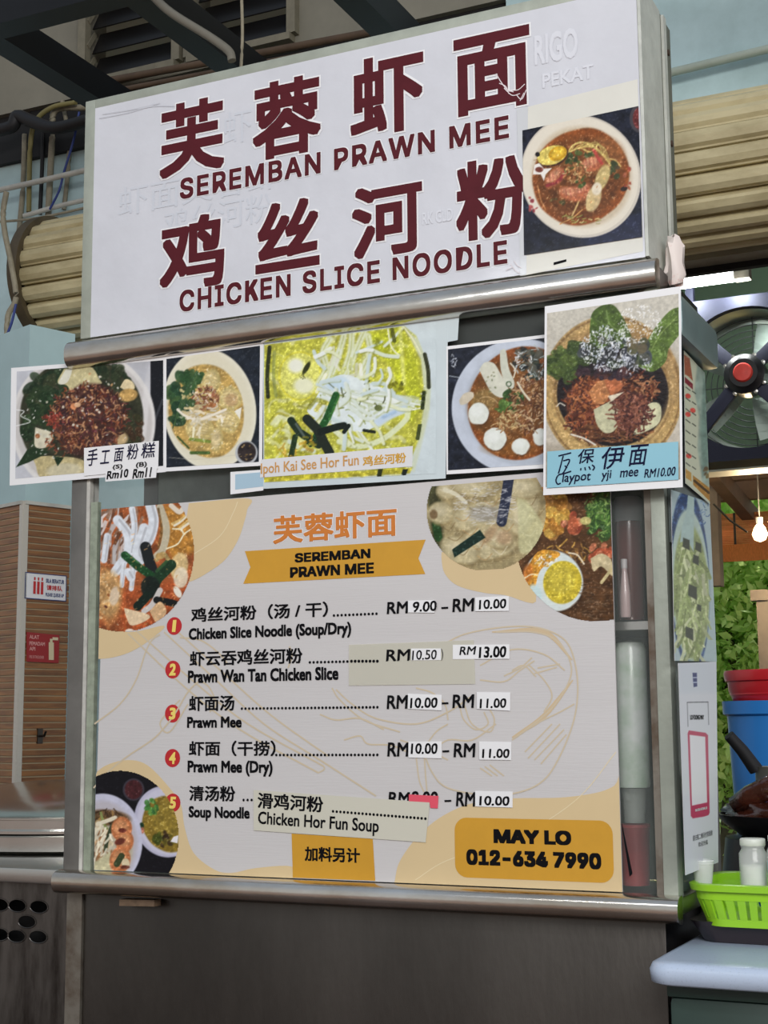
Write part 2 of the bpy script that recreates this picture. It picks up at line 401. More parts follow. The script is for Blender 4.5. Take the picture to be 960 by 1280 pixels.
        me.polygons.add(len(Q)); me.polygons.foreach_set('loop_start', (np.arange(len(Q))*4).astype(np.int32))
        me.update(calc_edges=True); me.validate()
        at = me.color_attributes.new('ink', 'FLOAT_COLOR', 'POINT'); at.data.foreach_set('color', np.concatenate([CC, np.ones((len(CC), 1))], 1).reshape(-1).astype(np.float32))
        return link(name, me, m, parent)

# ================================================================== materials
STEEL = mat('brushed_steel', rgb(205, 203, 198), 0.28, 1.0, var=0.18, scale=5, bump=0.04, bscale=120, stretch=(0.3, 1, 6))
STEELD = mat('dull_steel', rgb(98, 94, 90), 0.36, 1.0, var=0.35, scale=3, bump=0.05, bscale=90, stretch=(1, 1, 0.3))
STEELB = mat('bar_steel', rgb(225, 222, 216), 0.2, 1.0, var=0.3, scale=7, bump=0.03, bscale=60, stretch=(0.4, 1, 1), c2=rgb(190, 178, 162))
ALU = mat('galvanised_frame', rgb(172, 178, 166), 0.5, 0.25, var=0.18, scale=14, bump=0.08, bscale=80)
ALUW = mat('weathered_aluminium', rgb(205, 208, 200), 0.5, 0.25, var=0.2, scale=22, bump=0.1, bscale=70)
GREY = mat('grey_painted_post', rgb(120, 118, 114), 0.5, 0.3, var=0.25, scale=9)
VINYL = mat('white_vinyl', rgb(212, 214, 222), 0.45, 0, var=0.08, scale=5, bump=0.25, bscale=14, coat=0.2)
CREAM = mat('cream_sheet', rgb(222, 221, 212), 0.5, 0, var=0.06, scale=8, coat=0.1)
MAROON = mat('maroon_print', rgb(88, 30, 38), 0.5, 0, var=0.12, scale=30, spec=.15)
WHITEP = mat('white_print', rgb(236, 236, 238), 0.45)
GHOST = mat('ghost_print', rgb(204, 208, 217), 0.45)
GHOSTW = mat('ghost_white_print', rgb(217, 219, 227), 0.45)
BLACK = mat('black_print', rgb(14, 14, 18), 0.6, spec=.1)
INKB = mat('blue_black_ink', rgb(18, 20, 54), 0.5, spec=.1)
PAPER = mat('white_paper', rgb(236, 236, 238), 0.55, coat=0.2)
DARK = mat('dark_gap', rgb(22, 21, 22), 0.8)
BLUEWALL = mat('pale_blue_wall_paint', rgb(200, 226, 230), 0.7, var=0.15, scale=2.5, c2=rgb(172, 198, 200))
CREAMWALL = mat('dingy_cream_wall_paint', rgb(140, 136, 122), 0.8, var=0.25, scale=2)
BEAM = mat('black_painted_steel', rgb(17, 21, 28), 0.5, 0.2, var=0.3, scale=8)
SLAT = mat('beige_shutter_paint', rgb(208, 196, 156), 0.5, 0.0, var=0.3, scale=6, c2=rgb(164, 150, 112), thr=(0.3, 0.6), bump=0.1, stretch=(0.5, 1, 1))
CONDUIT = mat('old_conduit', rgb(160, 152, 130), 0.6, var=0.4, scale=12)
CONDUITW = mat('white_conduit', rgb(205, 204, 195), 0.6, var=0.25, scale=12)
CABLEBK = mat('black_cable', rgb(25, 25, 28), 0.6)
CABLEBL = mat('blue_cable', rgb(40, 60, 130), 0.5)
GLASS = mat('clear_acrylic', (0.5, 0.55, 0.53), 0.06, alpha=0.07, bump=0.05, bscale=8)
SLEEVE = mat('clear_plastic_sleeve', (0.95, 0.97, 0.97), 0.12, alpha=0.12, bump=0.5, bscale=60)
RUST = mat('rusty_roof_steel', rgb(78, 58, 44), 0.7, var=0.5, scale=6)
WOODB = mat('brown_timber_board', rgb(88, 72, 50), 0.7, var=0.5, scale=3, stretch=(1, 1, 8))

def P3(px, py, y): return UY(px, py, y)
# ================================================================== the setting
mb = MB(); mb.add([(-40, -60, 0), (40, -60, 0), (40, 9, 0), (-40, 9, 0)], [(0, 1, 2, 3)])
struct(mb, 'floor', mat('dark_floor_tiles', rgb(92, 72, 62), 0.35, var=0.4, scale=3), fix=False)
mb = MB(); mb.add([(-30, 9, -0.3), (30, 9, -0.3), (30, 40, -0.3), (-30, 40, -0.3)], [(0, 1, 2, 3)])
o = struct(mb, 'trim_1', mat('grass_ground', rgb(70, 95, 45), 0.9, var=0.4, scale=2), fix=False)
o['label'] = 'grassy ground outside beyond the bamboo blind'

FY = 2.55                                 # shop facade
zl = UY(105, 160, FY)[2]                  # top of the pale blue wall band
xo = UY(640, 360, FY)[0]                  # left jamb of the shop opening (hidden behind the stall)
zdrum = 2.93
mb = MB(); mb.box((-7, FY, 0), (xo, FY + .18, zl)); mb.box((xo, FY, 2.92), (3, FY + .18, 4.2))
struct(mb, 'wall_back', BLUEWALL)
zs = UY(105, 104, FY)[2]                  # sill of the louvre windows
wins = [(105, 222), (237, 366)]
xs = [(UY(a, 60, FY)[0], UY(b, 60, FY)[0]) for a, b in wins]
mb = MB(); ztop = 7.0
mb.box((-7, FY + .02, zl + .16), (xo, FY + .16, zs)); mb.box((-7, FY + .02, zs), (xs[0][0], FY + .16, ztop)); mb.box((xs[0][1], FY + .02, zs), (xs[1][0], FY + .16, ztop))
mb.box((xs[1][1], FY + .02, zs), (xo, FY + .16, ztop)); mb.box((xo, FY + .02, 4.2), (3, FY + .16, ztop))
struct(mb, 'wall_upper', CREAMWALL)
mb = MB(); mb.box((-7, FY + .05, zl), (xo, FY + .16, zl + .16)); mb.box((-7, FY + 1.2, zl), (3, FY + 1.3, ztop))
o = struct(mb, 'trim_2', DARK); o['label'] = 'dark recess between the blue and the cream wall'  # shade in the gap is put into the near-black colour
LOUV = mat('smoked_louvre_glass', rgb(22, 21, 21), 0.35, spec=0.3)
FRM = mat('window_frame_paint', rgb(128, 122, 104), 0.6, var=0.3, scale=10)
for i, (a, b) in enumerate(xs):
    t = thing('window_%d' % (i + 1), None, None, ((a + b) / 2, FY, zs)); t['kind'] = 'structure'
    for xx in (a - .02, b - .02):
        build(MB().box((xx, FY - .02, zs), (xx + .04, FY + .02, ztop)), 'window_frame', FRM, t)
    build(MB().box((a, FY - .03, zs - .03), (b, FY + .03, zs)), 'window_sill', FRM, t)
    for k in range(12):
        z = zs + .03 + k * .115
        bl = MB().bar((a + .03, FY + .05, z + .05), (b - .03, FY + .05, z + .05), .006, .13, up=(0, .5, 1)); build(bl, 'louvre_blade', LOUV, t)
        build(MB().bar((a + .022, FY + .0, z + .02), (a + .022, FY + .05, z + .1), .008, .02), 'blade_clip', FRM, t)
# brown board and ledge above the opening on the right
z1 = UY(860, 336, FY)[2]; z2 = 2.95
struct(MB().box((xo, FY - .05, z1 + .02), (3, FY, z2)), 'trim_3', WOODB)
struct(MB().box((xo, FY - .12, z1 - .01), (3, FY - .02, z1 + .015)), 'trim_4', mat('ledge_paint', rgb(150, 146, 130), 0.5, var=0.3))
struct(MB().box((xo, FY - .03, z1 - .032), (3, FY + .0, z1 - .01)), 'trim_5', DARK)
# green inner wall seen through the opening
GY = 4.4
zg = UY(930, 580, GY)[2]
struct(MB().box((-3.5, GY, zg), (4, GY + .1, 4.6)), 'wall_inner', mat('green_inner_wall_paint', rgb(132, 158, 132), 0.7, var=0.12, scale=2))
struct(MB().box((-3.5, GY - .03, zg - .03), (4, GY + .13, zg)), 'trim_6', mat('lintel_white', rgb(190, 188, 180), 0.5))

struct(MB().box((-7, FY + .2, 4.55), (4, GY, 4.6)), 'ceiling', mat('shop_ceiling', rgb(150, 150, 140), .8))
# blue painted boxing column on the left
xa = UY(96, 420, 1.9)[0]
# tiled column, turned 45 degrees; the right face runs towards the camera's right-hand distance
CP = UY(28, 700, 1.5)
d1 = ray(2300, 890); d1[2] = 0; d1 = d1 / np.linalg.norm(d1); d2 = np.array([-d1[1], d1[0], 0]);
if ray(-1300, 900)[0] * d2[0] + ray(-1300, 900)[1] * d2[1] < 0: d2 = -d2
def UPl(px, py, P, n):
    d = ray(px, py); return CAM + d * (((P - CAM) @ n) / (d @ n))
n1 = np.array([d1[1], -d1[0], 0]);
if n1 @ (CAM - CP) < 0: n1 = -n1
n2 = np.array([d2[1], -d2[0], 0])
if n2 @ (CAM - CP) < 0: n2 = -n2
ztile = UPl(28, 630, CP, n1)[2]; zbot = UPl(28, 1015, CP, n1)[2]
def colbox(mb, s0, s1, f, z0, z1, out):    # slab on face f from s0 to s1 along it
    d, n = (d1, n1) if f == 1 else (d2, n2); a = CP * [1, 1, 0] + d * s0; b = CP * [1, 1, 0] + d * s1; q = n * out
    vs = [a, b, b + q, a + q]; mb.add([(*v[:2], z) for z in (z0, z1) for v in vs], [(0,3,2,1),(4,5,6,7),(0,1,5,4),(1,2,6,5),(2,3,7,6),(3,0,4,7)])
W1, W2 = float(np.linalg.norm((UPl(84, 800, CP, n1) - CP)[:2])), 0.60
mb = MB(); c0 = CP * [1, 1, 0]; pts = [c0, c0 + d1 * W1, c0 + d1 * W1 + d2 * W2, c0 + d2 * W2]
pts = [p - (n1 + n2) * .012 for p in pts]
mb.add([(*p[:2], z) for z in (0, UPl(28, 402, CP, n1)[2]) for p in pts], [(0,1,2,3),(7,6,5,4),(0,4,5,1),(1,5,6,2),(2,6,7,3),(3,7,4,0)])
colw = struct(mb, 'wall_left', mat('column_paint', rgb(178, 205, 208), 0.6, var=0.12, scale=3))
TILE = mat('wood_brown_tile', rgb(158, 106, 56), 0.35, var=0.5, scale=5, c2=rgb(104, 64, 34), stretch=(1, 1, 9), coat=0.2)
GROUT = mat('pale_grout', rgb(176, 158, 128), 0.8)
mb = MB(); colbox(mb, 0, W1, 1, 0, ztile, -.004); colbox(mb, 0, W2, 2, 0, ztile, -.004); build(mb, 'grout', GROUT, colw)
rows = 46; th = (ztile - zbot) / rows
protos = {}
for f, wd in ((1, W1), (2, W2)):
    for k in range(rows + 4):
        z = ztile - (k + 1) * th
        if f not in protos:
            m_ = MB(); colbox(m_, 0.012, wd, f, z + th * .24, z + th, .004); o = build(m_, 'tile_strip', TILE, colw); protos[f] = (o, z)
        else:
            o = protos[f][0].copy(); COL.objects.link(o); o.location.z = z - protos[f][1]
mb = MB(); colbox(mb, -.006, .014, 1, 0, ztile + .01, .008); colbox(mb, -.006, .014, 2, 0, ztile + .01, .008)
build(mb, 'corner_trim', mat('corner_trim_metal', rgb(205, 200, 190), 0.4, 0.3), colw)
mb = MB(); colbox(mb, 0, W1, 1, ztile, ztile + .012, .012); colbox(mb, 0, W2, 2, ztile, ztile + .012, .012); build(mb, 'cap_strip', CONDUITW, colw)
# notices on the column
def slab4(q, n, t):
    mb = MB(); vs = [np.array(p) for p in q] + [np.array(p) + n * t for p in q]
    mb.add(vs, [(0,1,2,3),(7,6,5,4),(0,4,5,1),(1,5,6,2),(2,6,7,3),(3,7,4,0)]); return mb
CO = CP + n1 * .006
def text3(s, name, m, parent, O, ex, ez, bold=0.0):
    v, f = glyphs(s, bold); lo, hi = v[:, :2].min(0), v[:, :2].max(0); n = (v[:, :2] - lo) / (hi - lo)
    me = bpy.data.meshes.new(name); me.from_pydata([tuple(O + ex * a + ez * b + n1 * d) for (a, b), d in zip(n, v[:, 2])], [], f); return link(name, me, m, parent)
def notice(q, base, name, label, cat):
    C4 = [UPl(*p, CO, n1) for p in q]; t = thing(name, label, cat, tuple(C4[3])); build(slab4(C4, n1, .002), 'plate', base, t)
    O = C4[3] + n1 * .0026; ex = C4[2] - C4[3]; ez = C4[0] - C4[3]; return t, O, ex, ez
REDP = mat('red_print', rgb(196, 40, 44), 0.45); REDD = mat('red_notice', rgb(158, 38, 42), 0.5)
def q3(t, O, ex, ez, u0, u1, v0, v1, m, name='printed_mark', k=1):
    n = n1 * .0004 * k
    me = bpy.data.meshes.new(name); me.from_pydata([tuple(O + n + ex * u + ez * v) for u, v in ((u0, v0), (u1, v0), (u1, v1), (u0, v1))], [], [(0, 1, 2, 3)]); return link(name, me, m, t)
t, O, ex, ez = notice([(31, 715), (82, 720), (82, 752), (30, 748)], PAPER, 'notice_sign', 'white notice with blue border and red figures on the brown tiled column', 'sign')
NAVY = mat('navy_print', rgb(40, 60, 120), 0.5)
for a in ((0, 1, 0, .03), (0, 1, .97, 1), (0, .015, 0, 1), (.985, 1, 0, 1)): q3(t, O, ex, ez, *a, NAVY, 'border_line')
for u in (.2, .29, .38):
    q3(t, O, ex, ez, u, u + .06, .2, .68, REDP, 'figure_mark'); q3(t, O, ex, ez, u + .012, u + .048, .72, .84, REDP, 'figure_mark')
text3('SILA BERATUR', 'lettering', NAVY, t, O + ex * .5 + ez * .66, ex * .44, ez * .16, .03)
text3('请排队', 'lettering', REDP, t, O + ex * .52 + ez * .38, ex * .38, ez * .2, .03)
text3('PLEASE QUEUE UP', 'lettering', NAVY, t, O + ex * .5 + ez * .12, ex * .44, ez * .16, .03)
t, O, ex, ez = notice([(33, 790), (74, 794), (73, 829), (33, 827)], REDD, 'extinguisher_sign', 'dark red fire extinguisher sign on the brown tiled column', 'sign')
text3('ALAT', 'lettering', mat('pink_print', rgb(225, 165, 160), .5), t, O + ex * .08 + ez * .78, ex * .3, ez * .13, .02)
text3('PEMADAM', 'lettering', MATS['pink_print'], t, O + ex * .08 + ez * .56, ex * .48, ez * .13, .02)
text3('API', 'lettering', MATS['pink_print'], t, O + ex * .08 + ez * .38, ex * .18, ez * .13, .02)
text3('FIRE EXTINGUISHER', 'lettering', MATS['pink_print'], t, O + ex * .08 + ez * .12, ex * .45, ez * .1, .0)
CRM = mat('cream_print', rgb(222, 205, 170), .5)
q3(t, O, ex, ez, .68, .84, .1, .7, CRM, 'extinguisher_mark'); q3(t, O, ex, ez, .72, .8, .7, .82, CRM, 'extinguisher_mark'); q3(t, O, ex, ez, .8, .98, .78, .88, CRM, 'extinguisher_mark')
# hook
hp = UPl(50, 920, CO, n1); t = thing('wall_hook', 'small metal hook on the brown tiled column below the red sign', 'hook', tuple(hp))
build(MB().bar(hp - n1 * .002 + np.array([0, 0, -.025]), hp - n1 * .002 + np.array([0, 0, .025]), .02, .008, up=tuple(n1)), 'back_plate', STEELD, t)
build(MB().tube([hp, hp + n1 * .025, hp + n1 * .035 + np.array([0, 0, .015])], .004), 'prong', STEELD, t)

# awning frame: rafters running back to the facade and one cross beam
ZB = 3.6
fr = thing('awning_frame', 'black painted steel awning frame of rafters and a cross beam above the sign', 'roof frame', (-2.8, 2.0, ZB))
a0 = UZ(0, 36, ZB); a1 = UZ(150, 4, ZB)
yb = (a0[1] + a1[1]) / 2
build(MB().box((-4.6, yb - .05, ZB), (1.5, yb + .05, ZB + .13)), 'cross_beam', BEAM, fr)
for (p, q, yy) in (((118, 130), None, 2.5), ((286, 88), None, 2.5), ((484, 45), None, 2.5), ((0, 160), None, 2.5)):
    e = UZ(*p, ZB)
    y0 = -1.0 if p[0] else yb
    x = e[0]
    if p[0] == 0: continue
    build(MB().box((x - .055, yb + .052 if p[0] == 118 else -0.6, ZB + .002), (x + .045, FY - .01, ZB + .122)), 'rafter', BEAM, fr)
e = UZ(0, 68, ZB)
# ------------------------------------------------------------------ shutter roll
SY, SZ, SR = 2.22, 2.925, .235
sh = thing('roller_shutter', 'rolled up beige ribbed roller shutter behind the sign', 'shutter', (-2, SY, SZ))
xL = UY(13, 330, SY - SR - .03)[0]
ns = 20; w0 = 2 * math.pi / ns; first = None
for k in range(ns):
    a = w0 * (k + .5)
    if first is None:
        prof = [(-.5, -.030), (-.44, -.018), (-.40, .006), (-.3, .013), (0, .016), (.26, .010), (.36, -.004), (.44, -.006), (.5, -.030)]
        vs = []; fs = []
        for x in (0, 4.4):
            for (t_, h) in prof: vs.append((x, -(SR + h) * math.sin(t_ * w0), (SR + h) * math.cos(t_ * w0)))
            for (t_, h) in ((.5, -.04), (-.5, -.04)): vs.append((x, -(SR + h) * math.sin(t_ * w0), (SR + h) * math.cos(t_ * w0)))
        m_ = len(prof) + 2; fs = [(i, (i+1) % m_, (i+1) % m_ + m_, i + m_) for i in range(m_)] + [tuple(range(m_))[::-1], tuple(range(m_, 2*m_))]
        me = bpy.data.meshes.new('slat'); me.from_pydata(vs, [], fs); me.materials.append(SLAT); first = me
    o = bpy.data.objects.new('slat', first); COL.objects.link(o); o.parent = sh
    o.location = (xL + 2 + .02, 0, 0); o.rotation_euler = (a, 0, 0)
mb = MB(); mb.lathe([(SR - .045, 0), (SR - .045, 4.3)], (xL + .03, SY, SZ), 40, 'x'); build(mb, 'drum', DARK, sh, smooth=True)
mb = MB(); mb.lathe([(.01, -.015), (SR + .035, -.015), (SR + .035, .03), (SR + .01, .03), (SR + .01, .0), (.01, 0)], (xL, SY, SZ), 48, 'x'); build(mb, 'end_plate', mat('grimy_end_plate', rgb(92, 80, 58), .6, var=.4, scale=8), sh, smooth=True)
# boxing under the roll
bz0 = UY(90, 406, 2.0)[2]
t = tag(build(MB().box((xL + .55, 2.05, bz0 - .16), (xL + .95, 2.5, bz0 - .01)), 'shutter_bracket', mat('wood_block', rgb(120, 100, 78), .7, var=.3)), 'brown bracket block under the left end of the roller shutter', 'bracket')

# ------------------------------------------------------------------ pipes and cables on the blue wall
def pipe(name, label, pts, r, m, y=FY - .03, cat='pipe', group=None):
    W = [UY(px, py, y - (pt[2] if len(pt) > 2 else 0)) for pt in pts for px, py in [pt[:2]]]
    W = [W[0]] + W[1:]
    W2_ = [Vector(p) for p in cat_rom(W, 6)] if len(W) > 2 else [Vector(p) for p in W]
    return tag(build(MB().tube(W2_, r, 8), name, m, None, smooth=True, angle=1.0), label, cat, group)
pipe('conduit', 'thick white conduit crossing the blue wall left of the sign', [(-20, 242), (60, 224), (140, 205)], .013, CONDUITW, FY - .12)
pipe('conduit', 'lower white conduit just above the left end of the roller shutter', [(30, 270), (80, 256), (140, 243)], .011, CONDUITW, FY - .09)
pipe('conduit', 'thin grey conduit lying just above the shutter, under the two white ones', [(-10, 278), (50, 272), (140, 252)], .006, CONDUIT, FY - .115)
pipe('conduit', 'grey vertical conduit at the far left of the blue wall', [(31, 168), (29, 230), (24, 290)], .012, CONDUIT)
pipe('conduit', 'brown vertical conduit in the middle of the blue wall, bent at its top', [(110, 134), (70, 138), (66, 165), (63, 215), (60, 275)], .014, CONDUIT, FY - .06)
pipe('conduit', 'grey vertical conduit that bends to the right near the sign', [(78, 126), (84, 160), (86, 200), (80, 262)], .010, CONDUIT, FY - .02)
pipe('conduit', 'yellowish conduit curving under the dark recess of the left wall', [(95, 128), (66, 134), (46, 150), (38, 180), (36, 265)], .011, mat('yellowed_conduit', rgb(140, 130, 80), .6, var=.3), FY - .09)
pipe('cable', 'thick black cable bundle at the top left corner under the recess', [(-10, 165), (15, 158), (22, 145), (40, 152), (70, 160), (112, 150)], .028, CABLEBK, FY - .16, 'cable')
pipe('cable', 'black vertical cable beside the brown conduit on the blue wall', [(54, 150), (53, 200), (50, 268)], .009, CABLEBK, FY - .04, 'cable')
pipe('cable', 'thin blue cable hanging across the white conduits on the left wall', [(99, 140), (92, 175), (80, 215), (74, 238), (62, 262)], .005, CABLEBL, FY - .12, 'cable')
pipe('cable', 'old grey cable looping down the left edge beside the shutter end', [(8, 240), (4, 265), (6, 290), (14, 330), (20, 372), (10, 395), (9, 430), (14, 468)], .011, CONDUIT, 1.9, 'cable')
pipe('cable', 'thin blue cable below the roller shutter at the left edge', [(20, 380), (14, 405), (2, 435)], .005, CABLEBL, 1.85, 'cable')
pipe('conduit', 'long brown conduit along the dark ledge under the louvre windows', [(96, 108), (300, 71), (520, 30)], .016, mat('rust_conduit', rgb(94, 74, 56), .7, var=.4), FY - .05)
pipe('conduit', 'second brown conduit lower on the dark ledge above the sign', [(100, 122), (300, 84), (520, 42)], .012, MATS['rust_conduit'], FY - .1)
pipe('conduit', 'white curved conduit running beside the black rafter above the sign', [(188, -8), (214, 16), (262, 46), (286, 64), (290, 76)], .014, mat('dull_conduit', rgb(130, 126, 114), .6, var=.2), 1.35)
pipe('cable', 'thin grey wire hanging down to the top of the sign', [(302, -5), (303, 45), (301, 90)], .005, CONDUIT, 1.2, 'cable')
pipe('conduit', 'pale green pipe along the top of the shutter on the right', [(700, 122), (833, 92), (990, 54), (1300, -20)], .016, mat('pale_green_pipe', rgb(180, 192, 180), .5, var=.2), FY - .06)
mb = MB(); z_ = UY(60, 258, 2.3)[2]
struct(MB().box((-7, FY - .03, zl - .10), (UY(120, 150, FY)[0] + .3, FY + .02, zl + .03)), 'trim_7', mat('gap_shadow_black', rgb(30, 32, 34), .8))  # shadow of the gap above the blue wall, painted as a black strip

# ================================================================== the stall
XL0, XR0 = -1.84, -.607
st = thing('food_stall', 'stainless steel food stall with glass case, half-round bars and steel cabinet', 'food stall', (-1.22, .1, 0))
RUSTED = mat('stained_steel', rgb(140, 134, 124), 0.5, 0.7, var=0.5, scale=10, c2=rgb(92, 74, 58), thr=(.3, .55))
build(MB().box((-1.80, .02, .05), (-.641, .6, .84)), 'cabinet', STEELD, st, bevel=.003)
build(MB().box((-1.838, .015, 0), (-1.802, .3, .84)), 'corner_strip', RUSTED, st)
build(MB().box((-1.838, .0, .840), (-.613, .3, .868)), 'counter', STEEL, st, bevel=.002)
def halfbar(z0, z1, x0, x1):
    mb = MB(); n = 14; vs = []; cz, rz = (z0+z1)/2, (z1-z0)/2; ry = .034; K = n + 1
    for x in (x0, x1):
        for k in range(K):
            t_ = -math.pi/2 + math.pi * k / n; c_, s_ = math.cos(t_), math.sin(t_)
            vs.append((x, .0 - ry * abs(c_) ** .7, cz + rz * (abs(s_) ** .8) * (1 if s_ > 0 else -1)))
    for k in range(K - 1): mb.f.append((k, k+1, k+1+K, k+K))
    mb.f += [tuple(range(K)), tuple(reversed(range(K, 2*K))), (0, K, 2*K-1, K-1)]; mb.v = vs; return mb
for nm, z0, z1 in (('upper_bar', 1.879, 1.936), ('lower_bar', .829, .874)):
    o = build(halfbar(z0, z1, XL0, XR0), nm, STEELB, st, smooth=True, angle=.9)
build(MB().quadslab([(-1.70, .822), (-1.62, .824), (-1.62, .812), (-1.70, .81)], -.004, .019), 'peeling_tape', mat('brown_tape', rgb(120, 98, 78), .7, var=.4, scale=40), st)
# posts
pl = [UY(86, 620, 0)[0], UY(104, 620, 0)[0]]; pr = [UY(805, 650, 0)[0], -.613]
build(MB().box((-1.838, 0, .868), (-1.800, .035, 1.885)), 'post', GREY, st, bevel=.002)
build(MB().box((-1.800, 0, .868), (-1.792, .03, 1.885)), 'glass_channel', mat('chalky_edge', rgb(205, 203, 196), .6, var=.3, scale=30), st)
build(MB().box((pr[0] + .012, 0, .868), (pr[1], .035, 1.885)), 'post', ALU, st, bevel=.002)
build(MB().box((pr[0], .003, .868), (pr[0] + .012, .03, 1.885)), 'glass_channel', RUSTED, st)
for y0 in (.255,):
    build(MB().box((-.640, y0, .80), (-.606, y0 + .03, 1.885)), 'post', GREY, st, bevel=.002)
    build(MB().box((-1.838, y0, .868), (-1.80, y0 + .03, 1.885)), 'post', GREY, st, bevel=.002)
build(MB().box((-1.838, 0, 1.88), (-.613, .3, 1.93)), 'top_plate', STEELD, st)
build(MB().box((-1.792, .012, .87), (pr[0], .016, 1.88)), 'front_glass', GLASS, st)
build(MB().box((-.630, .035, .87), (-.625, .255, 1.88)), 'side_glass', mat('cloudy_side_glass', rgb(165, 185, 180), .2, alpha=.75), st)
build(MB().box((-1.80, .256, .87), (-.645, .262, 1.88)), 'back_panel', mat('case_back', rgb(150, 165, 152), .5, 0.2, var=.3, scale=4, c2=rgb(95, 98, 92)), st)
# hood at the upper right corner
build(MB().box((-.609, .01, 1.80), (-.572, .285, 1.875)), 'corner_hood', mat('hood_metal', rgb(135, 155, 158), .4, .6, var=.2), st, bevel=.012)
build(MB().box((-.612, .02, 1.45), (-.600, .27, 1.80)), 'side_frame', mat('side_frame_metal', rgb(120, 130, 130), .5, .5, var=.4, scale=12), st)
# added glowing strip that stands for a lamp reflection in the glass
build(MB().box((-1.0, .2, UY(620, 409, .2)[2] - .009), (-.66, .25, UY(620, 409, .2)[2] + .006)), 'reflection_strip', mat('reflection_glow', rgb(240, 235, 200), .5, emit=(1, .93, .7), es=.9), st)
build(MB().box((-1.79, .09, 1.5), (-.73, .25, 1.505)), 'shelf', STEEL, st)
# peeled bits of tape on the left glass edge
build(MB().box((-1.789, .0, .872), (-1.772, .011, 1.60)), 'tape_strip', mat('yellowed_tape', rgb(170, 180, 160), .3, alpha=.85, var=.35, scale=40, coat=.4), st)

# ------------------------------------------------------------------ sign box
SX0, SX1, SZ0, SZ1 = -1.822, -.630, 1.943, 2.455
sg = thing('light_box_sign', 'large white light box sign with maroon lettering on top of the stall', 'sign', (-1.22, .14, SZ0))
build(MB().box((SX0 + .002, .004, SZ0), (SX1 - .002, .215, SZ1)), 'box_body', ALU, sg)
for nm, a, b in (('frame_strip', (SX0, -.004, SZ0), (SX0 + .026, .012, SZ1 + .004)), ('frame_strip', (SX0 + .0262, -.004, SZ1 - .016), (SX1, .012, SZ1 + .004)),
                 ('frame_strip', (SX0 - .001, .004, SZ0 - .010), (SX1, .02, SZ0))):
    build(MB().box(a, b), nm, ALU, sg, bevel=.0015)
build(MB().box((SX1, -.003, SZ0 + .002), (SX1 + .006, .135, SZ1)), 'side_plate', ALUW, sg)
build(MB().box((SX1 - .002, .136, SZ0 - .01), (SX1 + .004, .218, SZ1)), 'side_channel', mat('dark_side_metal', rgb(110, 112, 100), .55, .4, var=.3), sg)
build(MB().box((SX1 + .004, .15, SZ0 - .01), (SX1 + .009, .17, SZ1)), 'side_rib', ALUW, sg)
for z in (2.03, 2.22, 2.40):
    build(MB().lathe([(.0, .004), (.006, .003), (.006, 0)], (SX1 + .004, .195, z), 10, 'x'), 'rivet', RUST, sg)
v0 = -.0045
panel = flat([(SX0 + .026, SZ0), (SX1, SZ0), (SX1, SZ1 - .016), (SX0 + .026, SZ1 - .016)], 'vinyl_panel', VINYL, sg, v0)
flat(pxpoly([(646, 137), (797, 99), (804, 314), (652, 345)], v0 - .0006), 'cream_panel', CREAM, sg, v0 - .0006)
flat(pxpoly([(646, 137), (660, 133.5), (658, 343), (650, 345)], v0 - .0010), 'overlap_strip', mat('overlap_strip_film', rgb(203, 206, 210), .4, coat=.3), sg, v0 - .0010)
L = v0 - .0016; HALO = (.022, WHITEP)
for ch, x0, x1, tp, bt in (('芙', 200, 280.5, (257, 122), (210, 222.5)), ('蓉', 316, 401, (376, 94.5), (335, 199.5)), ('虾', 438, 529.5, (460, 73), (497.5, 164.5)), ('面', 567.5, 662.5, (662.5, 29.5), (579, 145.5)),
                           ('鸡', 200, 280.5, (256, 267.5), (262.5, 357.5)), ('丝', 319.5, 399.5, (375, 248), (321, 343)), ('河', 440, 528, (526, 222), (500, 317)), ('粉', 570, 661, (650, 190.5), (595, 300))):
    text(ch, 'chinese_character', MAROON, sg, L, x0, x1, tp, bt, bold=.030, halo=HALO)
text('SEREMBAN PRAWN MEE', 'english_line', MAROON, sg, L, 225, 636, (636, 143.5), (636, 172.5), bold=.026, halo=HALO, font=1, spacing=1.12)
text('CHICKEN SLICE NOODLE', 'english_line', MAROON, sg, L, 224.5, 634, (634, 299.5), (634, 329.5), bold=.026, halo=HALO, font=1, spacing=1.12)
G = v0 - .0008
text('RIGO', 'ghost_lettering', GHOSTW, sg, G, 668, 722, (690, 40), (690, 78), bold=.03)
text('PEKAT', 'ghost_lettering', GHOSTW, sg, G, 678, 742, (700, 88), (700, 106), bold=.02)
text('虾', 'ghost_lettering', GHOST, sg, G, 279, 314, (300, 137), (300, 178), bold=.0)
text('虾面芙蓉虾', 'ghost_lettering', GHOST, sg, G, 148, 350, (200, 225), (200, 262), bold=.0)
text('鸡丝河粉', 'ghost_lettering', GHOST, sg, G, 205, 340, (260, 254), (260, 290), bold=.0)
text('RK GLD', 'ghost_lettering', GHOSTW, sg, G, 528, 566, (545, 263), (545, 279), bold=.02)
WSC = mat('torn_film_white', rgb(225, 215, 218), .4)
strokes([[(620, 92), (626, 102), (634, 112), (642, 115)], [(624, 104), (632, 108), (636, 117)], [(640, 113), (648, 112), (656, 105)], [(645, 118), (652, 124), (658, 112)], [(650, 126), (655, 116)], [(630, 110), (640, 119), (650, 117)]], 'torn_film', WSC, sg, L - .0006, 1.2)
strokes([[(638, 330), (644, 338), (650, 342)], [(642, 326), (647, 332), (652, 335)], [(632, 338), (640, 334)]], 'torn_film', WSC, sg, L - .0006, 1.0)
t_ = strokes([[(124, 148), (160, 141), (190, 133), (230, 133)], [(128, 143), (165, 137), (200, 129)]], 'crease', mat('crease_shadow', rgb(196, 198, 206), .5), sg, G, 1.6)
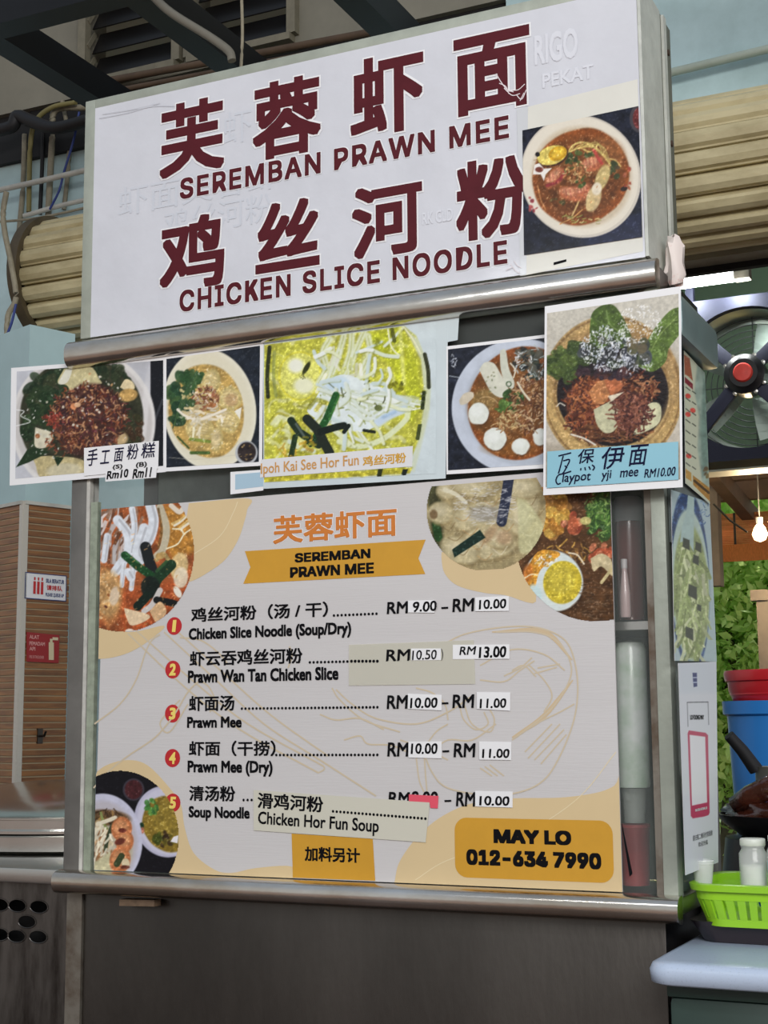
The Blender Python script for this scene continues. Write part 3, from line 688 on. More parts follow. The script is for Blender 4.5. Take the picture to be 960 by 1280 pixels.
flat(pxpoly([(692, 297 + 31), (708, 324), (708, 327), (692, 331.5)], v0 - .001), 'tape_mark', BLACK, sg, v0 - .001)

# ================================================================== printed food pictures
PHOTO = print_mat('glossy_photo_print', 0.3, coat=0.1)
FILM = print_mat('laminated_photo_print', 0.3, coat=0.12, bump=0.05, bscale=120)
RIB = print_mat('ribbed_board_print', 0.35, coat=0.15, bump=0.12, bscale=160, stretch=(0.02, 1, 2.2))
MATT = print_mat('matt_paper_print', 0.5)
BR = [(120, 62, 40), (150, 92, 62), (90, 44, 34), (176, 124, 86), (70, 34, 30)]
ORNG = [(196, 120, 70), (214, 150, 100), (170, 90, 60)]

# ---- prawn noodle bowl on the big sign
q = [(653, 163), (798, 132.5), (803, 296), (655, 319)]
yv = v0 - .0022
p = Pic(q, (30, 33, 46), 1.0, lambda a, b: UY(a, b, yv), seed=2); p.noise(.5, 6)
p.poly([(730, 290), (803, 265), (803, 300), (730, 320)], (38, 44, 72), .8, 6)
p.ell(800, 148, 13, 18, (70, 66, 72)); p.ell(800, 148, 9, 14, (110, 50, 50), var=.3)
p.ell(726, 220.5, 74, 78, (205, 198, 186), -35); p.ell(725, 220, 72, 75, (224, 217, 202), -35, var=.03, vs=30)
p.ell(727, 221, 62, 64, (196, 178, 150), -35, .7, 6)
p.ell(726, 221, 62, 58, (150, 82, 40), -38, 1, 2.5, .15, 14, .04); p.ell(724, 222, 56, 52, (112, 66, 34), -38, .85, 8, .3, 9); p.ell(755, 195, 26, 24, (160, 110, 70), 0, .5, 8, .2)
p.shreds(720, 222, 52, 46, 70, [(150, 96, 50), (110, 60, 28), (176, 126, 76)], (8, 18), (1, 2), curl=1.2, al=.45)
p.line([(708, 195), (716, 182), (730, 178), (740, 184)], 2, (222, 196, 118)); p.line([(712, 190), (725, 185), (738, 190), (748, 180)], 1.8, (226, 200, 120))
for k in range(9): p.line([(714 + k*3, 188 - k), (722 + k*4, 178 + k % 3*3), (736 + k*3, 180 + k*2), (752 + k*2, 190 + k*3)], 1.4, (214, 190, 112), .8)
p.line([(757, 198), (768, 200), (776, 208)], 1.6, (214, 180, 110)); p.line([(715, 270), (722, 255), (726, 245)], 2, (214, 180, 120))
p.line([(700, 280), (716, 272), (728, 262)], 1.6, (206, 150, 90)); p.line([(672, 232), (676, 250), (682, 262)], 1.8, (190, 130, 80))
p.blobs(722, 198, 22, 8, 12, [(62, 78, 44), (50, 66, 38), (88, 98, 52)], (3, 7)); p.blobs(770, 212, 8, 10, 6, [(60, 70, 44), (80, 70, 50)], (3, 6))
p.ell(691, 195, 20, 12.5, (70, 44, 30), -18); p.ell(690, 194, 19, 11.5, (236, 214, 110), -18, var=.06); p.ell(697, 192, 12, 8.5, (214, 164, 40), -25, var=.15); p.ell(697, 191, 9, 6, (232, 190, 62), -25, var=.1)
p.ell(672, 193, 3, 3, (30, 26, 30))
p.poly([(668, 206), (674, 204), (680, 211), (690, 210), (682, 218), (680, 226), (676, 218), (666, 218)], (236, 232, 226), smooth=False); p.ell(674, 212, 5, 3.5, (120, 60, 50))
for (cx, cy, rx, ry, a) in ((694, 222, 16, 9, -45), (740, 205, 16, 9, -20), (716, 242, 18, 9, 10), (728, 238, 12, 7, -30)):
    p.ell(cx, cy, rx, ry, (186, 108, 74), a, .95, 3, .15, 4, .1); p.ell(cx-2, cy-2, rx*.7, ry*.55, (222, 158, 122), a, .8, 3, .15)
    for k in range(4): p.line([(cx-rx*.5+k*rx*.3, cy-ry*.6), (cx-rx*.4+k*rx*.3, cy+ry*.5)], 1, (150, 70, 60), .7)
p.line([(684, 232), (698, 226), (707, 214)], 4, (150, 50, 60), .8); p.line([(742, 188), (748, 198), (752, 204)], 4, (190, 70, 66), .8)
p.shreds(722, 216, 16, 12, 90, [(206, 150, 92), (150, 96, 58), (226, 184, 130), (90, 80, 40)], (2, 4), (1.2, 2.4))
p.ell(753, 222, 8, 17, (200, 178, 120), 22, 1, 2, .1); p.ell(742, 248, 9, 17, (206, 182, 136), 16, 1, 2, .08); p.ell(746, 236, 6, 8, (232, 220, 196), 10, 1, 2, .1); p.ell(738, 255, 5, 9, (222, 196, 140), 16)
p.blobs(727, 230, 8, 6, 5, [(60, 82, 40), (84, 100, 50)], (2, 4)); p.blobs(696, 250, 10, 6, 5, [(80, 72, 40), (110, 90, 50)], (2, 4))
p.ell(780, 236, 4.5, 3, (50, 38, 34), -20); p.blobs(666, 254, 6, 10, 8, [(150, 60, 70), (190, 90, 90)], (1.5, 3.5)); p.blobs(785, 222, 5, 14, 8, [(170, 80, 60), (190, 110, 80)], (1.5, 3.5))
p.shreds(726, 275, 34, 6, 16, [(150, 150, 80), (206, 190, 130)], (3, 8), (1, 1.6), ang=-10); p.shreds(724, 222, 54, 50, 60, [(240, 200, 150), (224, 150, 90)], (1, 3), (.8, 1.4), al=.6)
p.make('bowl_photo', PHOTO, sg)

YP = -.010
def sheet(name, label, quad, y, group=None, th=.0008, m=None, cat='poster'):
    q = pxpoly(quad, y); cx = sum(a for a, b in q) / 4; cz = min(b for a, b in q)
    t = thing(name, label, cat, (cx, y, cz), group)
    build(MB().quadslab(q, y, y + th), 'sheet', m or PAPER, t); return t
def inset(q, l, t, r, b):
    TL, TR, BR_, BL = [np.array(c, float) for c in q]; e = lambda P, A, B, u, v: P + (A-P)/np.linalg.norm(A-P)*u + (B-P)/np.linalg.norm(B-P)*v
    return [tuple(e(TL, TR, BL, l, t)), tuple(e(TR, TL, BR_, r, t)), tuple(e(BR_, BL, TR, r, b)), tuple(e(BL, BR_, TL, l, b))]

# ---- poster 1: dark bowl with fried shallots
q = [(14, 460), (207, 445), (207, 590), (12, 607)]
t = sheet('dish_poster', 'laminated photo of a dark green bowl topped with fried shallots, leftmost poster below the bar', q, YP, 'dish posters below the bar')
yy = YP - .0004; qi = inset(q, 7, 5, 3, 8)
p = Pic(qi, (196, 198, 206), 1.0, lambda a, b: UY(a, b, yy), seed=3); p.noise(.12, 20)
p.poly([(188, 440), (210, 440), (210, 600), (188, 600)], (26, 28, 34)); p.line([(186, 545), (203, 500)], 3, (70, 74, 80), .7)
p.ell(104, 529, 90, 92, (224, 222, 220), 20, 1, 2, .05, 20); p.ell(104, 529, 86, 86, (196, 192, 190), 20, .8, 3); p.ell(180, 520, 5, 50, (232, 230, 230), 6, .6, 3)
p.ell(102, 525, 76, 80, (58, 60, 44), 20, 1, 2, .5, 10, .06)
p.blobs(70, 490, 40, 26, 34, [(30, 48, 30), (44, 62, 40), (60, 66, 44)], (5, 13), .8, .3); p.blobs(48, 520, 18, 40, 22, [(34, 54, 32), (48, 66, 40)], (5, 12), .8, .3); p.blobs(140, 470, 24, 14, 18, [(36, 52, 34), (50, 60, 40)], (4, 9), .8, .3); p.blobs(168, 530, 10, 28, 14, [(50, 54, 34), (70, 50, 34)], (4, 8), .8, .3)
p.poly([(80, 461), (112, 458), (124, 474), (126, 480), (106, 482), (92, 494), (84, 482), (72, 478)], (206, 196, 150), smooth=True, var=.12); p.poly([(82, 462), (90, 462), (84, 478), (73, 479)], (226, 226, 212), .9, smooth=True)
p.poly([(150, 484), (157, 474), (166, 478), (168, 486), (158, 488)], (230, 212, 170), smooth=True, var=.1); p.ell(160, 494, 12, 8, (198, 160, 96), -10, 1, 2, .15)
p.poly([(44, 534), (50, 536), (66, 542), (60, 558), (44, 558)], (214, 208, 184), smooth=True, var=.1); p.ell(47, 545, 3, 3, (170, 110, 70)); p.ell(150, 548, 10, 8, (206, 180, 134), 0, 1, 3)
p.poly([(40, 572), (66, 570), (105, 576), (105, 600), (55, 600), (44, 580)], (192, 178, 132), smooth=True, var=.15); p.ell(80, 588, 22, 9, (210, 204, 178), -5, .7, 3, .1)
p.poly([(20, 584), (34, 562), (46, 560), (62, 565), (44, 574), (36, 578)], (36, 56, 34)); p.poly([(66, 570), (80, 572), (72, 583)], (30, 50, 30))
p.ell(110, 524, 48, 44, (82, 48, 44), 10, .85, 6, .4, 6, .15)
p.shreds(112, 520, 50, 40, 420, BR + [(104, 50, 56), (60, 36, 44), (200, 150, 110)], (4, 9), (1, 2), curl=.9)
p.shreds(80, 552, 26, 14, 80, BR, (3, 7), (1, 2)); p.shreds(66, 524, 14, 8, 40, [(140, 54, 46), (170, 80, 60)], (3, 7), (1, 2))
p.blobs(108, 505, 50, 40, 26, [(236, 226, 206), (220, 170, 120)], (1, 2.2)); p.ell(92, 508, 4, 4, (226, 150, 104)); p.ell(97, 506, 4, 3, (236, 190, 150))
p.shreds(90, 520, 76, 60, 60, [(236, 234, 226)], (1, 2), (.8, 1.4), al=.8)
p.line([(18, 512), (30, 514), (26, 520), (38, 527), (18, 533)], 1.2, (244, 246, 246), .8)
p.make('bowl_photo', FILM, t)
ls = sheet('dish_label', 'white handwritten label with blue-black Chinese name and two prices on the shallot poster', [(105, 560), (198.5, 551), (197.5, 586), (105, 595)], YP - .002, cat='label')
build(MB().quadslab(pxpoly([(132, 592), (196, 584), (195, 597), (131.5, 602)], YP - .0024), YP - .0024, YP - .0019), 'price_slip', PAPER, ls)
L1 = YP - .003
for ch, a, b, tp, bt in (('手', 109, 122, (118, 561), (115, 582)), ('工', 126, 137, (131, 563), (131, 579.5)), ('面', 143, 154, (148, 560), (148, 577)), ('粉', 159, 173, (166, 555), (166, 574)), ('糕', 177, 194, (186, 553), (186, 572))):
    text(ch, 'handwriting', INKB, ls, L1, a, b, tp, bt, bold=.006, shear=.12)
text('(S)', 'handwriting', BLACK, ls, L1, 141, 153, (147, 580.5), (147, 587), bold=.02, shear=.1)
text('(B)', 'handwriting', BLACK, ls, L1, 170, 183.5, (176, 577.5), (176, 585), bold=.02, shear=.1)
text('Rm10', 'handwriting', BLACK, ls, L1, 134, 160.5, (146, 587.5), (146, 598), bold=.028, shear=.18, wob=.03)
text('Rm11', 'handwriting', BLACK, ls, L1, 166.5, 189, (178, 585), (178, 597), bold=.028, shear=.18, wob=.03)

# ---- poster 2: dumpling bowl
q = [(206, 445), (329, 427.5), (327.5, 582), (206, 589.5)]
t = sheet('dish_poster', 'laminated photo of a yellow dumpling soup bowl with green leaves, second poster from the left', q, YP - .0005, 'dish posters below the bar')
yy2 = YP - .0009; qi = inset(q, 2, 4, 4, 5)
p = Pic(qi, (34, 40, 50), 1.0, lambda a, b: UY(a, b, yy2), seed=4); p.noise(.3, 8)
p.ell(262, 512, 58, 76, (232, 228, 208), -8, 1, 1.5, .03, 30); p.ell(262, 512, 54, 70, (222, 216, 190), -8, .6, 5)
p.ell(258, 514, 47, 59, (196, 162, 92), -10, 1, 2, .15, 12, .03); p.ell(262, 520, 36, 48, (204, 176, 108), -10, .6, 6, .15, 8)
p.blobs(226, 500, 14, 34, 34, [(52, 84, 52), (38, 68, 46), (70, 100, 58)], (4, 10), .9, .2); p.blobs(240, 475, 13, 10, 14, [(46, 80, 46), (60, 92, 54)], (4, 8), .9, .2)
for k in range(10): p.line([(216 + k*2, 535 - k*4), (226 + k*2, 500 - k*3), (246, 464 + k)], 1.6, (88, 118, 70) if k % 2 else (40, 70, 48), .8)
for (cx, cy, rx, ry, a) in ((264, 478, 12, 18, 10), (288, 498, 15, 15, 0), (285, 526, 15, 15, 20), (250, 536, 18, 14, 0), (271, 549, 8, 15, 5)):
    p.ell(cx, cy, rx, ry, (206, 186, 122), a, 1, 2, .14, 4, .12); p.ell(cx-1, cy-1, rx*.72, ry*.7, (224, 206, 152), a, .8, 3, .16, 4, .15)
    for k in range(5): p.line([(cx-rx*.6, cy-ry*.5+k*ry*.25), (cx, cy-ry*.6+k*ry*.28), (cx+rx*.6, cy-ry*.3+k*ry*.2)], 1, (176, 146, 90), .5)
p.ell(289, 500, 8, 8, (190, 150, 110), 0, .6, 4); p.ell(270, 549, 5, 11, (214, 196, 150), 0, .8, 3, .2)
p.shreds(258, 498, 16, 14, 120, [(150, 96, 70), (176, 126, 90), (110, 66, 50), (226, 206, 180)], (2, 5), (1.2, 2.4)); p.ell(264, 508, 6, 5, (176, 106, 60), 0, .8, 2, .2)
p.shreds(250, 518, 26, 12, 50, [(240, 234, 218), (226, 214, 188), (214, 196, 150)], (6, 14), (1.6, 3.2), ang=8, curl=.6)
p.line([(222, 512), (232, 520), (250, 524), (282, 512)], 3, (240, 232, 214)); p.poly([(293, 514), (302, 509), (300, 524)], (240, 238, 226)); p.shreds(246, 532, 5, 12, 8, [(236, 226, 196)], (8, 14), (2, 3), ang=100)
p.line([(222, 546), (230, 554), (236, 560)], 2.4, (70, 96, 52)); p.line([(238, 549), (262, 552)], 4, (140, 156, 70)); p.line([(239, 566), (261, 566)], 4, (84, 112, 56)); p.blobs(232, 492, 8, 6, 6, [(226, 210, 150), (200, 180, 120)], (1.5, 3))
p.shreds(258, 512, 40, 50, 60, [(244, 240, 220)], (1, 2.5), (.8, 1.3), al=.6)
p.ell(308, 566, 14, 15, (186, 190, 194)); p.ell(308.5, 565, 11.5, 12.5, (52, 44, 44), 0, 1, 1.5, .3); p.blobs(308, 566, 9, 10, 18, [(150, 120, 70), (30, 26, 28), (190, 160, 110)], (.8, 1.6))
p.line([(212, 572), (250, 574), (300, 568)], .8, (200, 196, 180), .6)
p.make('bowl_photo', FILM, t)

# ---- poster 3: yellow noodle picture
q = [(329, 430), (573, 393), (557, 605), (288, 618)]
q = [(329, 429), (560, 397), (557, 598), (329, 611)]
t = sheet('dish_poster', 'wide yellow noodle poster with a caption strip, middle of the row', q, YP + .0006, 'dish posters below the bar', m=mat('faded_paper', rgb(206, 218, 222), .5, var=.08, scale=10, coat=.2))
build(MB().quadslab(pxpoly([(288, 590), (329, 587), (329, 613), (288, 618)], YP + .0006), YP + .0006, YP + .0014), 'sheet_corner', PAPER, t)
build(MB().quadslab(pxpoly([(294, 593), (329, 590), (329, 608), (294, 612)], YP + .0002), YP + .0002, YP + .0006), 'blue_print', mat('pale_blue_print', rgb(168, 196, 214), .5), t)
build(MB().quadslab(pxpoly([(557, 395), (574, 393), (572, 425), (557, 428)], YP + .0008), YP + .0008, YP + .0014), 'sheet_corner', MATS['faded_paper'], t)
yy3 = YP + .0001
p = Pic([(330, 431), (545, 402), (545, 592), (330, 603)], (206, 218, 222), 1.0, lambda a, b: UY(a, b, yy3), seed=5); p.noise(.04, 12)
Y1, Y2, Y3 = (226, 226, 40), (206, 206, 60), (236, 236, 110)
p.poly([(330, 431), (505, 408), (520, 420), (530, 445), (537, 475), (536, 510), (528, 545), (520, 560), (505, 590), (330, 603)], (204, 204, 78), 1, 3, .16, 12)
p.poly([(505, 410), (522, 424), (533, 450), (539, 480), (536, 520), (526, 560), (518, 590), (512, 588), (524, 545), (531, 500), (526, 450), (514, 425)], (206, 214, 190), .9, 3)
p.poly([(456, 418), (500, 408), (522, 450), (528, 500), (516, 530), (495, 500), (490, 460), (470, 440)], (196, 204, 50), .9, 8, .15, 10)
for k in range(90):
    x, y = 338 + p.rs.rand()*165, 428 + p.rs.rand()*160; a_ = p.rs.rand()*6.28; r_ = 8 + 14*p.rs.rand()
    p.line([(x + r_*math.cos(a_ + j*.55), y + r_*math.sin(a_ + j*.55)) for j in range(4)], 1.5 + 4*p.rs.rand(), [(228, 230, 150), (236, 238, 196), (196, 196, 60), (214, 206, 90), (184, 180, 50), (222, 228, 176)][k % 6], .55, soft=2.5)
p.line([(337, 434), (334, 470), (335, 496)], 5, (52, 56, 30)); p.line([(343, 440), (342, 470), (345, 495)], 4, (150, 160, 90), .7)
p.ell(375, 470, 28, 32, (232, 232, 120), 0, 1, 5, .1, 8); p.ell(370, 457, 10, 9, (240, 242, 236), 0, .9, 5); p.ell(380, 482, 13, 10, (238, 240, 226), 0, .8, 5); p.ring(375, 470, 26, 30, 3, (232, 222, 60), 0, .6); p.ell(383, 460, 3, 9, (60, 64, 30), 30); p.blobs(379, 470, 4, 4, 10, [(80, 80, 40)], (.6, 1.1))
for k, pts in enumerate([[(412, 424), (404, 440), (408, 460), (398, 480)], [(430, 420), (424, 440), (416, 458), (412, 480)], [(455, 415), (446, 436), (440, 452), (436, 478)], [(440, 416), (438, 440), (428, 470)], [(424, 440), (414, 470), (404, 484)], [(460, 420), (462, 440), (450, 470), (448, 478)]]):
    p.line(pts, 8, (226, 234, 214), .85, soft=3); p.line(pts, 2, (190, 196, 120), .5)
p.shreds(430, 470, 34, 46, 30, [(232, 238, 214), (214, 220, 130), (240, 242, 236)], (12, 26), (2, 5), ang=110, al=.7)
p.poly([(393, 500), (408, 478), (430, 468), (460, 478), (486, 490), (492, 510), (478, 528), (452, 540), (434, 536), (414, 530), (400, 526), (384, 514)], (226, 236, 236), smooth=True, var=.05, vs=6)
for k in range(34): p.line([(402 + k*2, 486 + (k*7) % 13), (430 + k*3, 496 + (k*5) % 17), (450 + k*1.1, 505 + (k*9) % 22)], 2 + k % 3, [(240, 246, 246), (190, 200, 160), (216, 226, 220)][k % 3], .7)
p.ell(421, 480, 14, 9, (190, 216, 236), -10, .7, 5); p.line([(470, 530), (490, 518), (505, 512)], 10, (200, 218, 236), .9, soft=3); p.line([(424, 552), (450, 558), (480, 548), (506, 526), (510, 516)], 7, (226, 234, 200), .9, soft=2); p.line([(478, 522), (494, 515)], 4, (160, 190, 220), .7, soft=3)
p.shreds(440, 502, 40, 22, 16, [(150, 160, 90), (90, 96, 60)], (5, 12), (1, 2)); p.ell(473, 510, 5, 4, (110, 120, 70)); p.line([(456, 480), (462, 476)], 1.6, (50, 54, 30)); p.line([(455, 492), (462, 486)], 1.6, (60, 64, 40))
p.line([(344, 530), (352, 515), (360, 540), (356, 556)], 8, (226, 230, 170), .8, soft=3); p.line([(336, 550), (356, 560), (380, 550)], 6, (230, 232, 160), .8, soft=3); p.line([(362, 552), (376, 560), (392, 564)], 6, (214, 226, 214), .9, soft=2)
for k in range(46):
    x, y = 392 + p.rs.rand()*95, 432 + p.rs.rand()*112; a_ = math.radians([100, 70, 15, -10, 40][k % 5] + p.rs.randn()*14); l_ = 14 + 22*p.rs.rand(); c_ = p.rs.randn()*.5
    q_ = [(x, y), (x + l_*.5*math.cos(a_), y + l_*.5*math.sin(a_)), (x + l_*.5*math.cos(a_) + l_*.5*math.cos(a_+c_), y + l_*.5*math.sin(a_) + l_*.5*math.sin(a_+c_))]
    p.line([(u+1.6, v+1.6) for u, v in q_], 3.6, (130, 136, 50), .45, soft=2); p.line(q_, 2.4 + 3*p.rs.rand(), [(240, 246, 244), (222, 232, 224), (232, 238, 204), (206, 222, 226)][k % 4], .9, soft=1.5)
for k in range(16):
    x, y = 336 + p.rs.rand()*60, 505 + p.rs.rand()*70; p.line([(x, y), (x+8, y-9), (x+20, y-6)], 2+4*p.rs.rand(), [(232, 236, 190), (216, 206, 80), (150, 150, 50)][k % 3], .75, soft=2)
G1 = (34, 50, 36)
p.line([(420, 494), (408, 524), (394, 548)], 9, (38, 92, 44), smooth=False); p.line([(423, 496), (412, 524)], 3, (70, 130, 60), .8, smooth=False)
p.line([(364, 526), (374, 540), (398, 556)], 10, G1, smooth=False); p.line([(384, 524), (396, 536), (412, 566)], 12, (36, 44, 36), smooth=False); p.line([(370, 530), (380, 545)], 3, (120, 130, 130), .6, smooth=False)
p.line([(400, 540), (420, 534), (430, 532)], 9, (26, 34, 30)); p.line([(430, 540), (436, 532)], 5, (26, 34, 30)); p.line([(455, 538), (468, 540)], 4, (34, 40, 30)); p.line([(369, 546), (364, 570)], 7, (40, 60, 34), smooth=False); p.line([(392, 548), (388, 556), (384, 552)], 6, (28, 60, 36), smooth=False)
p.line([(485, 412), (488, 430), (494, 440), (500, 444)], 2, (236, 240, 200)); p.line([(490, 412), (493, 426)], 5, (80, 84, 30), .8); p.line([(500, 410), (502, 440), (505, 480)], 5, (230, 234, 130), .8, soft=3); p.line([(504, 408), (516, 424), (526, 442)], 1.6, (240, 240, 200))
p.line([(531, 443), (535, 462), (536, 484)], 5, (54, 58, 36)); p.line([(530, 490), (528, 510)], 5, (50, 60, 30)); p.line([(525, 530), (522, 548)], 5, (70, 80, 40)); p.blobs(497, 482, 10, 8, 8, [(130, 130, 30), (100, 104, 40)], (2, 4)); p.ell(471, 427, 4, 5, (120, 126, 30), 0, .8, 3)
p.shreds(530, 520, 6, 40, 60, [(220, 220, 80), (110, 120, 40), (230, 236, 214)], (1, 3), (1, 2))
p.poly([(330, 596), (475, 588), (516, 584), (512, 592), (330, 603)], (200, 190, 60), .9, 2, .3, 6); p.line([(476, 585), (474, 594)], 6, (50, 56, 30), smooth=False); p.line([(508, 583), (505, 592)], 6, (30, 36, 30), smooth=False)
p.shreds(370, 560, 30, 14, 18, [(176, 166, 50), (200, 150, 40)], (5, 12), (2, 4), al=.6); p.ell(455, 570, 40, 5, (176, 176, 50), -5, .6, 4)
p.make('noodle_photo', FILM, t)
build(MB().quadslab(pxpoly([(326, 574.5), (516, 557.5), (515, 583), (325, 597)], YP - .0006), YP - .0006, YP), 'caption_strip', mat('caption_paper', rgb(222, 222, 224), .5), t)
GOLD = mat('orange_gold_print', rgb(206, 152, 84), .5)
text('Ipoh Kai See Hor Fun', 'caption_lettering', GOLD, t, YP - .0010, 326, 448.5, (440, 568.5), (332, 596), bold=.012)
text('鸡丝河粉', 'caption_lettering', mat('gold_print', rgb(212, 160, 50), .5), t, YP - .0010, 453.5, 507.5, (500, 566), (460, 582.5), bold=.022)

# ---- poster 4: fishball bowl
q = [(558, 433), (684, 418), (684, 585), (558, 593)]
t = sheet('dish_poster', 'laminated photo of a brown soup bowl with white fish balls, beside the claypot poster', q, YP + .0003, 'dish posters below the bar')
yy4 = YP - .0002; qi = inset(q, 2, 4, 0, 5)
p = Pic(qi, (34, 38, 50), 1.0, lambda a, b: UY(a, b, yy4), seed=6); p.noise(.4, 5)
p.ell(650, 508, 86, 84, (196, 204, 218), -35, 1, 1.5, .05, 12); p.ell(654, 508, 74, 74, (176, 184, 196), -35, .7, 4)
p.ell(652, 504, 73, 65, (140, 78, 38), -60, 1, 2, .12, 14); p.ell(640, 500, 58, 50, (122, 82, 44), -40, .8, 8, .2, 10)
p.ell(606, 500, 18, 14, (160, 136, 84), -20, .7, 6); p.ell(640, 560, 34, 10, (140, 96, 46), 0, .6, 6)
p.poly([(574, 500), (580, 492), (590, 490), (592, 496), (584, 504), (576, 506)], (206, 196, 176), smooth=True, var=.1)
p.poly([(599, 462), (606, 453), (617, 454), (625, 466), (634, 482), (636, 492), (626, 497), (614, 490), (606, 476)], (212, 212, 196), smooth=True, var=.06); p.poly([(625, 438), (632, 438), (636, 460), (643, 478), (640, 486), (632, 480), (626, 462)], (206, 208, 192), smooth=True, var=.06)
p.blobs(618, 478, 12, 14, 9, [(110, 120, 84), (150, 150, 120)], (.8, 1.6)); p.ring(636, 480, 3, 3, 1.2, (50, 80, 44))
for (cx, cy, rx, ry) in ((598, 517, 13, 14), (619, 549, 14, 14), (651, 558, 11, 10), (676, 546, 10, 11)):
    p.ell(cx+1, cy+2, rx, ry, (90, 60, 40), 0, .7, 3); p.ell(cx, cy, rx, ry, (222, 226, 218), 10, 1, 1.5, .05, 4, .1); p.ell(cx-2, cy-3, rx*.6, ry*.5, (236, 240, 236), 0, .7, 4)
p.blobs(664, 455, 22, 20, 40, [(46, 56, 48), (60, 70, 56), (36, 40, 40), (90, 90, 80)], (3, 7), .85, .3); p.shreds(664, 455, 24, 22, 60, [(170, 180, 180), (110, 90, 70), (226, 230, 232)], (3, 8), (.8, 1.6))
p.blobs(640, 500, 14, 12, 26, [(70, 104, 50), (92, 124, 60), (50, 78, 40)], (3, 6), .9, .2); p.blobs(626, 512, 8, 6, 8, [(76, 108, 50)], (2, 4))
p.shreds(662, 505, 24, 34, 300, [(150, 104, 70), (110, 70, 48), (186, 146, 104), (90, 56, 40), (206, 176, 140)], (3, 8), (1, 2)); p.shreds(636, 526, 16, 14, 80, [(196, 170, 120), (150, 104, 64)], (3, 8), (1, 2.4))
p.line([(647, 478), (654, 490), (662, 500)], 2.4, (222, 214, 190)); p.line([(638, 454), (644, 462), (642, 472)], 1.4, (230, 226, 206)); p.ring(608, 512, 16, 16, 1.2, (226, 190, 140), 0, .7, 240, 330); p.ring(624, 545, 16, 16, 1.2, (226, 190, 140), 0, .7, 230, 320)
p.line([(562, 470), (575, 472)], 1.2, (200, 210, 220), .7); p.shreds(566, 452, 6, 8, 16, [(210, 216, 226)], (1, 4), (.8, 1.2), al=.7)
p.make('bowl_photo', FILM, t)

# ---- claypot poster
YC = -.034
q = [(681, 383), (851, 357.7), (853.4, 609), (679, 619)]
t = sheet('claypot_poster', 'tall laminated claypot noodle photo with blue handwritten label, overlapping the right end of the row', q, YC, cat='poster')
yc = YC - .0004; qi = inset(q, 3, 9, 3, 10)
p = Pic(qi, (196, 188, 174), 1.0, lambda a, b: UY(a, b, yc), seed=7)
p.poly([(681, 383), (853, 357), (853, 480), (681, 470)], (200, 196, 184), .9, 20, .08, 30); p.poly([(681, 560), (853, 560), (853, 619), (681, 619)], (150, 138, 120), .9, 20)
p.ell(765, 490, 88, 96, (176, 146, 96), -4, 1, 2, .08, 20); p.ell(765, 492, 86, 90, (206, 172, 112), -4, .8, 5, .08, 14); p.ell(770, 480, 80, 74, (150, 116, 74), 0, .5, 8); p.ell(768, 492, 72, 74, (196, 164, 110), 0, .6, 4)
p.ell(768, 470, 80, 60, (160, 128, 86), 0, .5, 14); p.ell(766, 492, 70, 66, (34, 28, 30), 4, 1, 2, .3, 8); p.ring(765, 490, 85, 93, 2.5, (132, 100, 62), -4, .6)
p.ring(766, 494, 73, 70, 3, (140, 108, 66), 4, .6)
p.line([(840, 450), (838, 500), (815, 545)], 8, (214, 184, 130), .35, soft=6)
p.blobs(704, 455, 20, 20, 30, [(70, 88, 44), (88, 106, 52), (54, 70, 36)], (5, 12), .9, .2); p.blobs(730, 440, 20, 14, 20, [(60, 76, 40), (80, 98, 50)], (5, 10), .9, .2)
p.poly([(737, 412), (740, 392), (752, 382), (766, 381), (776, 392), (786, 412), (790, 430), (770, 436), (740, 436)], (78, 100, 44), smooth=True, var=.25, vs=6); p.line([(758, 388), (762, 405), (775, 415)], 1.6, (120, 144, 80)); p.line([(745, 400), (760, 408)], 1.2, (110, 134, 76))
p.poly([(853, 383), (838, 388), (820, 408), (806, 432), (794, 452), (806, 462), (818, 464), (832, 452), (836, 436), (848, 420), (853, 410)], (96, 120, 56), smooth=True, var=.25, vs=6); p.line([(846, 396), (824, 420), (808, 452)], 1.6, (140, 162, 90), .7); p.blobs(806, 448, 10, 9, 10, [(120, 150, 66), (90, 118, 54)], (3, 6))
p.blobs(770, 440, 42, 20, 44, [(56, 58, 62), (70, 74, 84), (50, 60, 44), (90, 90, 84)], (5, 10), .8, .3)
p.blobs(795, 430, 12, 8, 8, [(110, 100, 76), (90, 90, 60)], (4, 8), .8)
p.ell(760, 506, 52, 40, (92, 54, 40), 10, .9, 6, .3, 5, .1)
p.shreds(735, 510, 26, 36, 260, [(150, 84, 52), (176, 108, 66), (112, 58, 40), (84, 44, 36)], (7, 16), (1.4, 2.6), curl=1.1); p.shreds(790, 485, 34, 18, 160, BR, (6, 12), (1.2, 2.4), curl=1); p.shreds(760, 540, 46, 14, 120, [(110, 70, 48), (84, 50, 36), (140, 96, 62)], (8, 18), (1.4, 2.4), ang=5, curl=.8)
p.poly([(742, 512), (756, 505), (770, 500), (776, 520), (768, 538), (756, 541), (746, 530)], (196, 194, 160), smooth=True, var=.1, vs=5); p.poly([(800, 512), (816, 503), (826, 508), (824, 528), (806, 540), (792, 542), (800, 528)], (206, 204, 168), smooth=True, var=.1, vs=5)
p.shreds(788, 515, 22, 24, 200, [(120, 70, 56), (90, 50, 46), (150, 96, 76), (70, 40, 38)], (8, 16), (1.4, 2.4), curl=1.2)
p.poly([(736, 490), (744, 480), (756, 474), (768, 480), (762, 494), (754, 505), (742, 502)], (196, 132, 84), smooth=True, var=.15, vs=4); p.poly([(755, 475), (772, 474), (778, 484), (764, 494)], (186, 110, 72), smooth=True, var=.15); p.poly([(760, 495), (780, 490), (764, 502)], (226, 214, 190))
p.blobs(756, 466, 36, 7, 26, [(62, 44, 52), (84, 54, 54), (48, 40, 52)], (3, 6), .8)
